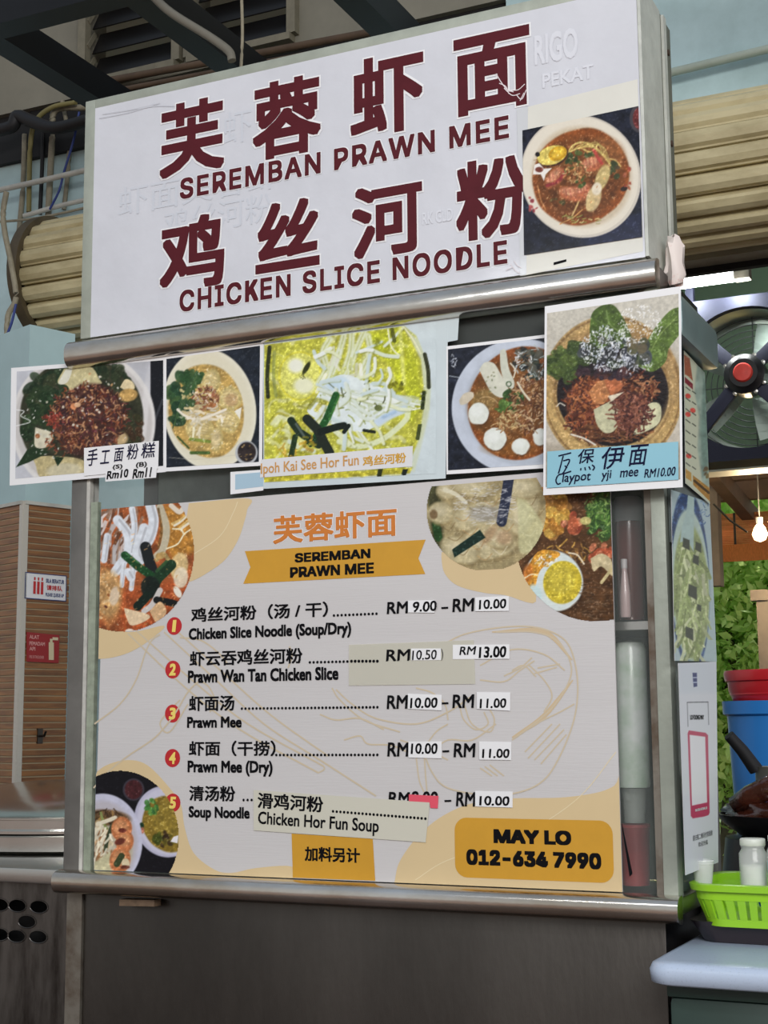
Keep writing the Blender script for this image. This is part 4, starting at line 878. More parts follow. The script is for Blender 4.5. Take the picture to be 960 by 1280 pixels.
p.line([(714, 543), (730, 548), (744, 556)], 2, (226, 220, 206)); p.line([(696, 508), (700, 504), (706, 507)], 1.2, (226, 220, 206))
p.shreds(758, 436, 32, 28, 380, [(236, 240, 246), (206, 214, 232), (240, 244, 248)], (1, 2.5), (.8, 1.5), al=.8); p.shreds(800, 405, 28, 24, 220, [(246, 246, 244)], (1, 2.5), (.8, 1.5), al=.7); p.shreds(790, 455, 26, 12, 90, [(226, 230, 240)], (1, 2.5), (.8, 1.4), al=.7)  # glare sparkle on the film, painted into the print as white specks
p.noise(.1, 3)
p.make('claypot_photo', mat('claypot_gloss', (1, 1, 1), .3) and print_mat('claypot_photo_print', 0.3, coat=0.15, bump=0.1, bscale=160), t)
lb = sheet('claypot_label', 'light blue handwritten label with Chinese name and price at the foot of the claypot poster', [(684, 564.4), (847.7, 552), (848, 599.5), (683.6, 610)], YC - .002, m=mat('light_blue_paper', rgb(142, 196, 214), .5, var=.05, coat=.3), cat='label')
L2 = YC - .0026
def S(l): return strokes(l, 'handwriting', INKB, lb, L2, 2.0)
S([[(698, 570), (714, 566)], [(704, 570), (700, 585), (698, 592)], [(704, 576), (712, 575), (706, 588), (704, 592), (714, 589)], [(706, 582), (709, 585)]])
for ch, a, b, tp, bt in (('保', 722.5, 743, (734, 561), (734, 579)), ('伊', 752, 780, (764, 558.5), (764, 586)), ('面', 787, 809, (797, 556), (797, 582))):
    text(ch, 'handwriting', INKB, lb, L2, a, b, tp, bt, bold=.008, shear=.2)
S([[(726, 585), (726, 588)], [(731, 584), (732, 588)], [(736, 583), (738, 587)], [(740, 581), (743, 584), (741, 588)]])
S([[(704, 592), (698, 594), (695, 600), (697, 605), (701, 604)]])
text('laypot', 'handwriting', INKB, lb, L2, 703, 738.5, (722, 590), (722, 605), bold=.012, shear=.2, wob=.02)
text('yji', 'handwriting', INKB, lb, L2, 752, 764, (758, 588), (758, 601.5), bold=.012, shear=.15)
text('mee', 'handwriting', INKB, lb, L2, 775.5, 798, (786, 587.5), (786, 596), bold=.012, shear=.2, wob=.03)
text('RM10.00', 'handwriting', INKB, lb, L2, 806, 844.5, (824, 585), (824, 596), bold=.014, shear=.2, wob=.02)

# ================================================================== menu board
YM = -.004
q = [(130, 637), (762.5, 586.5), (779, 1115), (117, 1087)]
X0, X1, Z0, Z1 = -1.760, -.705, .8755, 1.583
PL = mat('menu_board_print', rgb(206, 203, 203), .5, var=.05, scale=5, bump=.06, bscale=400, stretch=(.05, 1, 1), coat=.12)
mn = thing('menu_board', 'large white and mustard menu board with numbered dishes and prices in the glass case', 'menu board', ((X0+X1)/2, YM, Z0))
bx = pxpoly([(131, 637), (763, 586), (779, 1114), (117.5, 1086)], YM)
build(MB().quadslab([(bx[0][0], Z1), (X1, Z1), (X1, Z0), (X0, Z0)], YM, YM + .004), 'board_panel', PL, mn)
CRB = mat('cream_blob_print', rgb(218, 194, 150), .5, var=.04); TAN = mat('tan_line_print', rgb(205, 190, 164), .5); MUST = mat('mustard_print', rgb(208, 154, 44), .5, var=.06, scale=20); ORG = mat('orange_print', rgb(206, 122, 44), .5)
Ly = lambda k: YM - .0003 * k
def blob(pts, m=CRB, k=1, name='printed_shape', n=5, straight=False):
    q = list(pts) if straight else [tuple(p) for p in cat_rom(pts, n)]
    w = pxpoly(q, Ly(k)); w = [(min(max(a, X0), X1), min(max(b, Z0), Z1)) for a, b in w]
    return flat(w, name, m, mn, Ly(k))
blob([(236, 629), (310, 623), (309, 637), (306, 650), (297.5, 675), (281, 700), (256, 718), (238, 727), (220, 731)])
blob([(118, 775), (160, 790), (205, 782), (190, 798), (165, 814), (140, 822), (118, 824)])
blob([(552, 690), (552, 700), (556, 717), (572, 732), (605, 741), (632, 744), (670, 752), (650, 700), (600, 690)])
blob([(493, 1104), (499, 1078), (520, 1048), (550, 1022), (590, 1004), (640, 998), (700, 997), (745, 991), (768, 982), (780, 970), (781, 1116)])
blob([(117, 1000), (117, 972), (132, 957), (160, 950), (185, 957), (212, 985), (226, 1006), (231, 1035), (242, 1066), (268, 1087), (290, 1091), (320, 1085), (364, 1083), (364, 1099), (200, 1092)])
DB = [  # doodles: chopsticks, hand, bowl and noodles in thin tan lines
 [(160, 792), (230, 858), (300, 912), (398, 966)], [(170, 788), (240, 850), (310, 905), (405, 958)], [(398, 966), (405, 962), (405, 958)], [(205, 790), (270, 850), (330, 905), (400, 950), (470, 995)], [(218, 786), (280, 842), (340, 895), (410, 945)],
 [(118, 905), (150, 880), (170, 850), (182, 815), (190, 800), (200, 793)], [(117, 985), (135, 965), (160, 945), (190, 925), (205, 910), (220, 890), (235, 865), (250, 850)], [(225, 875), (210, 890), (200, 905), (212, 915), (235, 880)], [(225, 797), (250, 800), (272, 815), (285, 830)], [(250, 850), (262, 860), (270, 880), (262, 890)],
 [(555, 805), (580, 793), (620, 785), (660, 783), (690, 790), (710, 805), (720, 835), (722, 870), (716, 905), (700, 945), (680, 975), (650, 990), (610, 994), (560, 985), (540, 965), (528, 935)],
 [(620, 790), (665, 790), (695, 800), (712, 825), (712, 850), (690, 885), (660, 910), (640, 925)], [(600, 832), (640, 812), (680, 818), (706, 838)], [(640, 925), (670, 905), (700, 890), (718, 880)],
 [(420, 862), (440, 880), (470, 898), (520, 905), (560, 890), (590, 870)], [(415, 860), (425, 875), (455, 900), (500, 915)], [(400, 893), (420, 900), (450, 898), (480, 912)], [(430, 925), (450, 920), (460, 930), (490, 932), (520, 945)],
 [(520, 860), (540, 866), (556, 880), (560, 900)], [(575, 885), (580, 900), (595, 912), (610, 905), (605, 890)], [(580, 880), (590, 905), (612, 915), (618, 900), (612, 886)], [(530, 935), (545, 915), (560, 905)], [(540, 940), (560, 925), (590, 925), (620, 905)], [(630, 845), (650, 835), (665, 822)], [(660, 830), (680, 850), (690, 870), (680, 890)], [(600, 850), (630, 852), (650, 838), (668, 826)],
 [(640, 838), (655, 832), (670, 846)], [(530, 940), (532, 970), (534, 992)], [(520, 945), (524, 975), (530, 990)], [(360, 835), (365, 820), (362, 808)], [(500, 925), (530, 935), (560, 950)], [(672, 835), (700, 830)], [(668, 842), (696, 834)], [(660, 948), (700, 905)], [(668, 950), (705, 912)], [(656, 940), (690, 905)], [(676, 955), (708, 918)], [(600, 960), (615, 970)], [(606, 958), (622, 970)], [(612, 956), (630, 970)],
]
mb = MB()
for l in DB: ribbon(mb, l, 2.0, Ly(1.4))
build(mb, 'line_drawing', TAN, mn, fix=False)['kind'] = 'stuff'
mb = MB()
for l in ([(640, 922), (680, 895), (716, 850)], [(615, 790), (680, 790), (715, 825)]): ribbon(mb, l, 7, Ly(1.3), taper=True)
build(mb, 'broad_brush_line', mat('tan_wash_print', rgb(206, 184, 150), .5), mn, fix=False)
strokes([[(240, 694), (275, 670), (292, 640), (297, 627)]], 'fine_line', mat('pale_line_print', rgb(230, 214, 178), .5), mn, Ly(1.5), 1.0)
strokes([[(519, 1100), (560, 1075), (640, 1050), (720, 1000), (770, 940)]], 'fine_line', MATS['pale_line_print'], mn, Ly(1.5), 1.0)

# top left round photo
def circ(cx, cy, rx, ry, ang=0):
    t = math.radians(ang)
    def f(X, Y):
        x = (X-cx)*math.cos(t)+(Y-cy)*math.sin(t); y = -(X-cx)*math.sin(t)+(Y-cy)*math.cos(t); return (x/rx)**2 + (y/ry)**2 <= 1
    return f
yq = Ly(2)
def zrect(px0, px1, pyt, pyb, y):          # world rectangle -> its pixel corners
    a0, z0 = UY(px0, pyb, y)[[0, 2]]; a1, z1 = UY(px1, pyt, y)[[0, 2]]
    a0 = max(a0, X0); a1 = min(a1, X1); z0 = max(z0, Z0); z1 = min(z1, Z1)
    return [PR((a0, y, z1)), PR((a1, y, z1)), PR((a1, y, z0)), PR((a0, y, z0))]
p = Pic(zrect(118, 246, 622, 795, yq), (176, 96, 54), .9, lambda a, b: UY(a, b, yq), seed=11); p.noise(.3, 14)
p.poly([(205, 630), (245, 640), (245, 690), (215, 700), (200, 670)], (196, 140, 60), .9, 8, .2); p.poly([(120, 700), (150, 720), (160, 760), (135, 785), (118, 760)], (196, 130, 76), .9, 6, .3)
p.poly([(150, 740), (240, 720), (220, 790), (150, 795)], (176, 84, 44), .8, 10, .3)
p.shreds(150, 660, 30, 40, 60, [(210, 206, 206), (150, 120, 100), (226, 226, 230), (110, 70, 50)], (12, 30), (2, 5), ang=100, curl=.4, al=.85)
for pts, wd in (([(147, 650), (160, 668), (160, 690), (144, 715)], 12), ([(165, 636), (168, 660), (163, 690)], 8), ([(188, 632), (192, 652), (186, 675), (172, 690)], 13), ([(180, 660), (172, 688), (176, 700)], 12), ([(155, 704), (152, 732)], 6), ([(168, 706), (164, 736)], 6), ([(160, 715), (164, 722)], 10), ([(134, 670), (130, 700)], 8)):
    p.line(pts, wd, (222, 228, 236), 1, soft=1.5, var=.08); p.line([(a+wd*.2, b) for a, b in pts], wd*.25, (160, 160, 166), .5)
p.line([(200, 634), (208, 660), (204, 685), (196, 695)], 9, (196, 186, 160), 1); p.line([(198, 636), (202, 662), (198, 684)], 3, (120, 90, 50), .8)
for k in range(5): p.line([(215+k*3, 655+k*2), (228, 648+k*3), (240, 635+k*4)], 3, [(226, 190, 120), (236, 226, 200), (196, 140, 60)][k % 3])
p.line([(208, 686), (222, 680), (230, 668), (238, 662)], 1.8, (246, 236, 200)); p.line([(216, 661), (226, 662), (230, 668)], 1.8, (246, 236, 200)); p.line([(214, 632), (224, 640), (230, 634)], 6, (226, 214, 196))
p.ell(224, 708, 11, 17, (226, 196, 140), 10, 1, 2, .15); p.ell(226, 722, 9, 13, (236, 222, 196), 5, .9, 2, .1); p.ell(222, 740, 4, 8, (236, 230, 216), -30)
p.line([(182, 684), (186, 700), (190, 712)], 14, (30, 34, 36)); p.line([(196, 700), (204, 692), (212, 702)], 5, (176, 150, 96)); p.ell(200, 695, 6, 4, (196, 160, 100))
p.line([(156, 694), (172, 708), (190, 720)], 10, (30, 74, 40), smooth=False); p.line([(157, 691), (174, 704)], 2.5, (64, 120, 70), .8, smooth=False)
p.line([(214, 706), (198, 722), (186, 740)], 13, (32, 60, 38), smooth=False); p.line([(208, 702), (196, 714)], 4, (50, 90, 54), .9, smooth=False); p.ell(188, 734, 12, 14, (24, 34, 30), 0, .95, 2, .3); p.line([(184, 745), (172, 758)], 11, (22, 38, 30), smooth=False); p.line([(200, 738), (190, 756), (180, 764)], 7, (206, 200, 196)); p.line([(196, 750), (216, 754), (224, 758)], 9, (24, 26, 26))
p.ell(135, 742, 17, 30, (206, 166, 110), 0, .8, 5, .3, 5); p.ell(143, 745, 6, 12, (226, 206, 180), 10, .9, 2); p.blobs(128, 748, 8, 26, 20, [(150, 90, 50), (226, 190, 140), (90, 50, 40)], (1, 3))
p.poly([(155, 760), (185, 768), (184, 775), (165, 782), (158, 772)], (232, 206, 170), smooth=True); p.poly([(187, 764), (200, 752), (208, 765), (196, 778)], (226, 186, 140), smooth=True); p.ell(162, 790, 6, 4, (236, 226, 210))
p.shreds(180, 720, 60, 75, 70, [(246, 226, 190), (236, 176, 110)], (1, 4), (.8, 1.5), al=.6)
p.make('round_photo', RIB and PHOTO, mn, keep=circ(152, 690, 91, 100))
# top middle and right round photos
yr = Ly(1.8)
p = Pic(zrect(640, 768, 590, 782, yr), (92, 62, 38), .9, lambda a, b: UY(a, b, yr), seed=12); p.noise(.3, 10)
p.blobs(692, 640, 18, 34, 40, [(206, 156, 66), (222, 180, 86), (176, 120, 50), (196, 140, 70)], (5, 12), .85, .25)
p.blobs(752, 640, 16, 34, 50, [(70, 104, 48), (90, 130, 60), (50, 80, 40)], (4, 9), .85, .3); p.shreds(750, 640, 18, 34, 120, [(110, 150, 70), (60, 92, 44), (140, 170, 96)], (3, 8), (1, 2))
p.blobs(715, 655, 12, 14, 12, [(196, 104, 70), (212, 140, 104), (170, 80, 56)], (4, 8), .9, .2); p.blobs(752, 688, 14, 16, 12, [(186, 90, 60), (206, 126, 92)], (4, 8), .9, .2); p.ell(732, 651, 7, 5, (196, 186, 120))
p.poly([(738, 698), (752, 692), (764, 700), (766, 720), (752, 708), (742, 714)], (206, 190, 150), smooth=True, var=.1); p.line([(752, 728), (764, 712)], 4, (206, 190, 140)); p.shreds(705, 690, 30, 12, 30, [(206, 160, 80), (150, 110, 60)], (6, 14), (1, 2))
p.ell(692, 727, 37, 41, (60, 40, 28), -35, .8, 3); p.ell(692, 726, 36, 39, (216, 226, 224), -35, 1, 2, .04); p.poly([(656, 715), (672, 690), (690, 688), (700, 694), (676, 712), (668, 735), (658, 730)], (226, 160, 60), smooth=True, var=.3, vs=3); p.shreds(682, 700, 14, 9, 40, [(246, 240, 226), (236, 190, 90)], (2, 4), (1.2, 2)); p.ell(660, 716, 6, 12, (206, 120, 50), 10, .8, 3); p.ell(669, 742, 8, 12, (200, 224, 226), -20, .9, 3)
p.ell(703, 728, 24, 27, (212, 190, 60), 10, 1, 1.6, .1, 4); p.ell(701, 724, 17, 18, (224, 206, 84), 0, .6, 6)
p.line([(711, 691), (722, 694), (730, 705)], 1.8, (240, 226, 196)); p.line([(654, 724), (664, 718), (672, 719)], 1.5, (246, 226, 180))
p.shreds(738, 750, 26, 24, 60, [(130, 104, 80), (70, 50, 34)], (6, 14), (1, 1.6), ang=0, curl=.1, al=.5)
p.make('round_photo', RIB, mn, keep=circ(745, 680, 100, 97))
ys = Ly(2.6)
p = Pic(zrect(532, 684, 596, 716, ys), (176, 160, 118), .9, lambda a, b: UY(a, b, ys), seed=13); p.noise(.25, 16)
p.poly([(532, 600), (556, 600), (552, 640), (556, 690), (540, 680)], (60, 62, 38), .9, 5, .3); p.line([(545, 655), (548, 672)], 10, (40, 74, 36), smooth=False)
for (cx, cy, rx, ry, a) in ((552, 643, 18, 15, 0), (560, 615, 14, 12, 0), (590, 612, 26, 12, 10), (655, 645, 18, 34, 30), (598, 648, 34, 20, -10), (612, 680, 36, 24, 0), (575, 690, 26, 18, 20), (622, 672, 22, 16, 20), (655, 612, 24, 14, 0)):
    p.ell(cx, cy, rx, ry, (150, 132, 92), a, .7, 4, .15, 6, .1); p.ell(cx-1, cy-2, rx*.9, ry*.88, (196, 184, 146), a, .9, 4, .14, 7, .12); p.ell(cx-3, cy-4, rx*.5, ry*.4, (216, 206, 174), a, .6, 5, .1)
for k in range(22):
    x, y = 550 + (k*37) % 120, 612 + (k*23) % 85; p.line([(x, y), (x+10, y+4+k % 5), (x+18, y-3)], 1.2, [(226, 216, 186), (140, 118, 80), (186, 150, 100)][k % 3], .7)
p.poly([(646, 622), (660, 628), (680, 660), (672, 684), (650, 690), (648, 650)], (206, 206, 160), .7, 3, .1, smooth=True); p.line([(556, 612), (570, 618), (582, 628)], 5, (222, 216, 190), .9)
p.ell(542, 643, 5, 6, (120, 96, 66), 0, .9, 2); p.ell(612, 668, 6, 14, (170, 136, 100), 40, .7, 5); p.ell(630, 672, 10, 9, (176, 140, 106), 0, .6, 5)
p.line([(636, 598), (632, 625), (627, 652)], 13, (44, 50, 70), smooth=False); p.ell(608, 642, 22, 10, (110, 110, 120), 0, .45, 5)
p.poly([(565, 687), (600, 662), (607, 672), (568, 697)], (26, 48, 40))
p.shreds(605, 632, 40, 26, 150, [(236, 236, 236), (206, 206, 210)], (3, 8), (.7, 1.1), ang=0, curl=.05, al=.55)  # glints on the ribbed board, painted in as thin white dashes
p.make('round_photo', RIB, mn, keep=circ(608, 638, 75, 76))
yt = Ly(2)
p = Pic(zrect(116, 226, 960, 1093, yt), (20, 20, 26), .9, lambda a, b: UY(a, b, yt), seed=14)
p.ell(167, 987, 13.5, 14, (60, 56, 66)); p.ell(167, 987, 11, 12, (74, 36, 40), 0, 1, 2, .3)
p.ell(208, 1027, 40, 45, (186, 184, 206), -15, 1, 1.5, .05); p.ell(209, 1027, 37, 42, (206, 204, 222), -15, .8, 3); p.ell(211, 1030, 32, 36, (140, 116, 46), -15, 1, 2, .25, 8, .05); p.ell(212, 1026, 22, 26, (160, 138, 60), 0, .6, 6, .25, 4)
p.blobs(190, 1008, 9, 9, 14, [(70, 130, 60), (96, 150, 70), (50, 100, 50)], (2, 5), .9, .2); p.blobs(206, 1050, 14, 8, 16, [(70, 80, 30), (60, 44, 30), (110, 100, 40)], (3, 6), .8, .3); p.poly([(213, 1052), (217, 1046), (223, 1044), (222, 1054)], (236, 232, 236)); p.ell(177, 1032, 3, 4, (30, 60, 40)); p.ell(178, 1038, 2.4, 4, (190, 120, 96))
p.ell(128, 1052, 50, 60, (200, 200, 220), 0, 1, 1.5, .05); p.ell(127, 1055, 45, 54, (186, 180, 186), 0, .8, 5); p.ell(124, 1062, 42, 44, (196, 186, 160), 0, .9, 4, .1)
p.ell(135, 1022, 28, 10, (110, 80, 50), 5, .9, 3, .4, 4); p.shreds(130, 1022, 24, 10, 50, [(90, 66, 40), (150, 120, 70), (60, 44, 30)], (5, 12), (1, 2)); p.line([(126, 1016), (130, 1030), (134, 1036)], 3, (140, 150, 90))
p.blobs(124, 1055, 12, 24, 26, [(196, 160, 120), (150, 104, 66), (214, 196, 160)], (4, 9), .85, .25); p.line([(122, 1030), (134, 1026), (144, 1022)], 5, (226, 216, 190)); p.line([(140, 1032), (134, 1050), (132, 1062)], 5, (60, 70, 50)); p.shreds(128, 1050, 12, 24, 30, [(232, 224, 200)], (6, 14), (2, 3), ang=110)
p.poly([(118, 1078), (138, 1064), (140, 1092), (118, 1092)], (206, 200, 160), .9, 3, .1)
for (cx, cy, rx, ry) in ((152, 1036, 13, 15), (156, 1052, 11, 14), (150, 1075, 13, 17)):
    p.ell(cx, cy, rx, ry, (206, 126, 80), 10, 1, 2, .12, 3); p.ell(cx-1, cy-2, rx*.7, ry*.6, (232, 166, 116), 10, .8, 4, .1)
p.ell(153, 1038, 5, 3, (110, 50, 40)); p.ell(150, 1052, 7, 4, (120, 60, 46), -20); p.line([(146, 1080), (152, 1070)], 8, (60, 70, 44), smooth=False); p.ell(157, 1079, 5, 6, (222, 206, 170)); p.ell(156, 1084, 6, 2.5, (100, 50, 36))
p.make('round_photo', PHOTO, mn, keep=circ(150, 1046, 74, 83))

# heading, ribbon
T = Ly(3)
text('芙蓉虾面', 'heading', ORG, mn, T, 341.5, 496, (496, 633.5), (344, 680), bold=.026, halo=(.02, WHITEP))
blob([(306, 689), (532, 674.5), (523, 698), (531.6, 717.5), (304, 729.7), (313, 709)], MUST, 2, 'ribbon_shape', straight=True)
text('SEREMBAN', 'ribbon_lettering', BLACK, mn, T, 368.5, 463, (463, 685.5), (368.5, 703.5), bold=.035, font=1)
text('PRAWN MEE', 'ribbon_lettering', BLACK, mn, T, 362.6, 467.4, (467, 703), (362.6, 722.4), bold=.035, font=1)
# numbered dishes
RED = mat('red_badge_print', rgb(188, 34, 40), .5); YEL = mat('yellow_print', rgb(240, 214, 110), .5)
rows_ = [
 ((217.8, 782.5), '鸡丝河粉（汤 / 干）', 239, 410, (245, 759.5), (245, 778), (415, 769.5, 473, 767), 'Chicken Slice Noodle (Soup/Dry)', 236, 439, (439, 777), (434, 797)),
 ((216, 837), '虾云吞鸡丝河粉', 237, 378, (240, 814), (240, 833), (385, 828, 474, 826), 'Prawn Wan Tan Chicken Slice', 235, 423, (236, 838), (236, 854)),
 ((215.6, 892), '虾面汤', 236, 293, (240, 870), (240, 889), (300, 885.8, 474, 884), 'Prawn Mee', 234, 302, (238, 896), (238, 910)),
 ((215.6, 947.6), '虾面（干捞）', 236, 344.5, (240, 926), (240, 945), (343, 943.8, 474, 943.6), 'Prawn Mee (Dry)', 234.6, 340.7, (250, 950.5), (250, 970)),
 ((216, 1003.4), '清汤粉', 236.6, 294, (240, 982), (240, 1001), (302, 1000, 317, 1000), 'Soup Noodle', 236, 312, (240, 1007.5), (240, 1026)),
]
DOTM = MB()
for i, (c, ch, a, b, tp, bt, dots, en, ea, eb, et, eb2) in enumerate(rows_):
    wc = UY(*c, T + .0004); pts = [(wc[0] + .0172 * math.cos(t_ * math.pi / 16), wc[2] + .0172 * math.sin(t_ * math.pi / 16)) for t_ in range(32)]
    bd = flat(pts, 'number_badge', RED, mn, T + .0004)
    text(str(i + 1), 'number', YEL, bd, T - .0001, c[0] - (2.2 if i == 0 else 4), c[0] + (2.2 if i == 0 else 4), (c[0], c[1] - 7.5), (c[0], c[1] + 7.5), bold=.045, shear=.1)
    text(ch, 'dish_name_chinese', BLACK, mn, T, a, b, tp, bt, bold=.024)
    text(en, 'dish_name_english', BLACK, mn, T, ea, eb, et, eb2, bold=.038)
    n = max(3, int((dots[2] - dots[0]) / 4.55));
    for k in range(n):
        x = dots[0] + (dots[2]-dots[0]) * (k+.5) / n; y_ = dots[1] + (dots[3]-dots[1]) * (k+.5) / n; w_ = UY(x, y_, T)
        DOTM.add([(w_[0]+.0026*math.cos(q_*math.pi/4), T, w_[2]+.0026*math.sin(q_*math.pi/4)) for q_ in range(8)], [tuple(range(8))])
# covering patches
PATCH = mat('beige_patch_paper', rgb(206, 203, 188), .55); GREYP = mat('greyish_patch', rgb(198, 194, 184), .5)
build(MB().quadslab(pxpoly([(436, 806), (592, 800), (594, 855), (436, 857)], T - .0006), T - .0006, T - .0001), 'beige_patch', mat('beige_tape_paper', rgb(222, 219, 204), .5, alpha=.6), mn)
pp = build(MB().quadslab(pxpoly([(317, 987.5), (537, 1003), (532, 1053), (317, 1038)], T - .0010), T - .0010, T - .0002), 'beige_patch', PATCH, mn)
TP = T - .0014
text('滑鸡河粉', 'patch_lettering', BLACK, pp, TP, 322, 404, (364, 993), (364, 1013), bold=.024, rot=-.045)
text('Chicken Hor Fun Soup', 'patch_lettering', BLACK, pp, TP, 322.5, 473.5, (398, 1019), (398, 1040), bold=.02, rot=-.04)
for k in range(26):
    x = 414 + 120 * (k + .5) / 26; y_ = 1014 + 9.5 * (k+.5) / 26; w_ = UY(x, y_, TP)
    DOTM.add([(w_[0]+.0026*math.cos(q_*math.pi/4), TP, w_[2]+.0026*math.sin(q_*math.pi/4)) for q_ in range(8)], [tuple(range(8))])
for k in range(8):
    x = 437 + 37 * (k + .5) / 8; w_ = UY(x, 826.5, T - .0010)
    DOTM.add([(w_[0]+.003*math.cos(q_*math.pi/4), T - .0010, w_[2]+.003*math.sin(q_*math.pi/4)) for q_ in range(8)], [tuple(range(8))])
o = build(DOTM, 'leader_dots', BLACK, mn, fix=False); o['kind'] = 'stuff'
build(MB().quadslab(pxpoly([(511, 993), (548, 995), (547, 1010.5), (538, 1010), (537, 1003), (511, 1001.5)], T - .0012), T - .0012, T - .0005), 'pink_tape', mat('pink_tape', rgb(228, 84, 104), .45), mn)
# prices
S0 = T - .0004
def price(x0, x1, yt0, yt1, yb0, yb1, s_, tx0, tx1, ty0, ty1, bold=.022):
    o = build(MB().quadslab(pxpoly([(x0, yt0), (x1, yt1), (x1, yb1), (x0, yb0)], S0 - .0008), S0 - .0008, S0 - .0003), 'price_sticker', PAPER, mn)
    text(s_, 'handwritten_price', BLACK, o, S0 - .0012, tx0, tx1, ((tx0+tx1)/2, ty0), ((tx0+tx1)/2, ty1), bold=bold, shear=.1, wob=.02); return o
def rm(x0, x1, y0, y1, s_='RM', bold=.022): text(s_, 'price_lettering', BLACK, mn, S0, x0, x1, ((x0+x1)/2, y0), ((x0+x1)/2, y1), bold=bold, shear=.08)
def dash(x, y): strokes([[(x, y), (x + 8.5, y - .4)]], 'dash', BLACK, mn, S0, 2.6)
rm(484, 510, 752, 767); price(510, 543, 750.7, 750, 765.5, 766, '9.00', 516, 546, 751.5, 764.5); dash(551.7, 760); rm(566, 592.5, 748, 764.5); price(594, 636, 746.7, 745, 764, 763.5, '10.00', 599, 633, 749, 761)
rm(483, 513, 811.7, 826.7, bold=.03); price(514, 551, 810.7, 810.5, 825.5, 825, '10.50', 515.5, 546, 812.5, 824.5, .01); text(')', 'price_lettering', BLACK, mn, S0, 551.5, 554, (552.7, 811), (552.7, 826), bold=.01)
o = price(566, 636.7, 806, 805.5, 824, 823.5, '13.00', 599, 633, 808, 822, .028); text('RM', 'handwritten_price', BLACK, o, S0 - .0012, 575, 594.5, (585, 808), (585, 818.5), bold=.016, shear=.2)
rm(484, 509.5, 869, 886); price(510, 552, 867, 868.5, 886, 888, '10.00', 513, 547, 872, 885); dash(552, 879.3); rm(566, 592.5, 868, 885); price(596, 637.7, 865, 865.5, 886, 888.5, '11.00', 600, 633, 873, 885)
rm(484.7, 510.5, 928, 945.6); price(510.5, 552, 927, 926.6, 947, 948, '10.00', 514, 547, 929, 942.5); dash(553, 939.3); rm(567.5, 594, 929, 946.5); price(599, 639, 926.8, 927.5, 949.5, 950, '11.00', 603, 637, 936, 947.5)
rm(486, 512, 990, 1006); rm(514, 547.5, 989, 1006, '8.00'); dash(555.6, 1001.3); rm(570.6, 594, 990, 1008); price(594, 640.7, 988.5, 989.5, 1008, 1009.5, '10.00', 599.5, 637, 995, 1007)
# bottom labels
blob([(364.5, 1042), (466, 1048.6), (469, 1101), (366, 1097)], MUST, 2.4, 'mustard_label', straight=True)
text('加料另计', 'label_lettering', BLACK, mn, T, 381, 450, (415, 1059), (415, 1077.5), bold=.032)
w0_, w1_ = UY(568.5, 1060, T)[0], UY(766.5, 1064, T)[0]; zt_, zb_ = UY(600, 1022.5, T)[2], UY(600, 1097.5, T)[2]; r_ = .022; pts = []
for cx, cz, a_ in ((w1_-r_, zt_-r_, 0), (w0_+r_, zt_-r_, 90), (w0_+r_, zb_+r_, 180), (w1_-r_, zb_+r_, 270)):
    for k in range(7): t_ = math.radians(a_ + 15*k); pts.append((cx + r_*math.cos(t_), cz + r_*math.sin(t_)))
flat(pts, 'mustard_label', MUST, mn, Ly(2.4))
text('MAY LO', 'label_lettering', BLACK, mn, T, 617, 714, (714, 1038.5), (617, 1054), bold=.05, font=1)
text('012-634 7990', 'label_lettering', BLACK, mn, T, 583, 751.6, (751.6, 1066.5), (583, 1081), bold=.05, font=1)
# black tape sliver at the lower right edge
tag(build(MB().quadslab([(X1 + .001, .985), (X1 + .002, .985), (X1 + .017, .905), (X1 + .012, .90)], -.001, .0), 'peeling_black_tape', BLACK), 'black sliver of tape peeling at the lower right edge of the menu board', 'tape')

# ================================================================== right side face of the stall
XS = -.607
def sheetx(name, label, quad, x, m=None, cat='poster'):
    c = [UX(a, b, x) for a, b in quad]; t = thing(name, label, cat, tuple(c[3]))
    mb = MB(); vs = c + [p - np.array([.0008, 0, 0]) for p in c]
    mb.add(vs, [(0,1,2,3),(7,6,5,4),(0,4,5,1),(1,5,6,2),(2,6,7,3),(3,7,4,0)]); build(mb, 'sheet', m or PAPER, t); return t
# small side menu
x_ = -.594
q = [(855, 438), (881, 466), (887.5, 630), (857, 604)]
t = sheetx('side_menu_poster', 'narrow side menu poster with red prices on the upper right side of the stall', q, x_)
p = Pic(q, (206, 210, 186), .6, lambda a, b: UX(a, b, x_ + .0006), seed=21)
p.poly([(872, 452), (882, 466), (888, 560), (886, 612), (878, 604), (872, 560), (874, 520), (868, 490)], (150, 170, 160), .9, 3, .2, 8)
p.poly([(879, 470), (883, 480), (886, 540), (885, 590), (878, 596), (876, 540)], (110, 140, 130), .7, 3, .3); p.blobs(882, 590, 3, 10, 8, [(96, 76, 50), (130, 110, 60)], (1.5, 3))
p.poly([(855, 443), (862, 448), (866, 476), (860, 470), (856, 468)], (170, 96, 70)); p.poly([(856, 471), (866, 480), (866, 487), (856, 478)], (140, 44, 60));
for x, y in ((860, 495), (860, 518), (866, 513), (861, 570)): p.ell(x, y, 3.5, 3, (236, 90, 80), 30)
for k in range(8):
    y = 482 + k * 13.5; p.line([(857.5, y+2), (862.5, y + 6)], 1.4, (70, 74, 66), .8); p.line([(865.5, y+7), (869.5, y + 10)], 1.4, (70, 74, 66), .8)
p.poly([(856, 585), (864, 591), (864.5, 602), (857, 597)], (206, 160, 80)); p.poly([(866, 594), (887, 610), (887.5, 627), (866.5, 606)], (186, 136, 60)); p.line([(868, 601), (886, 616)], 3, (80, 56, 30))
p.make('side_menu_print', print_mat('side_print', .45, coat=.2), t, grain=.1)
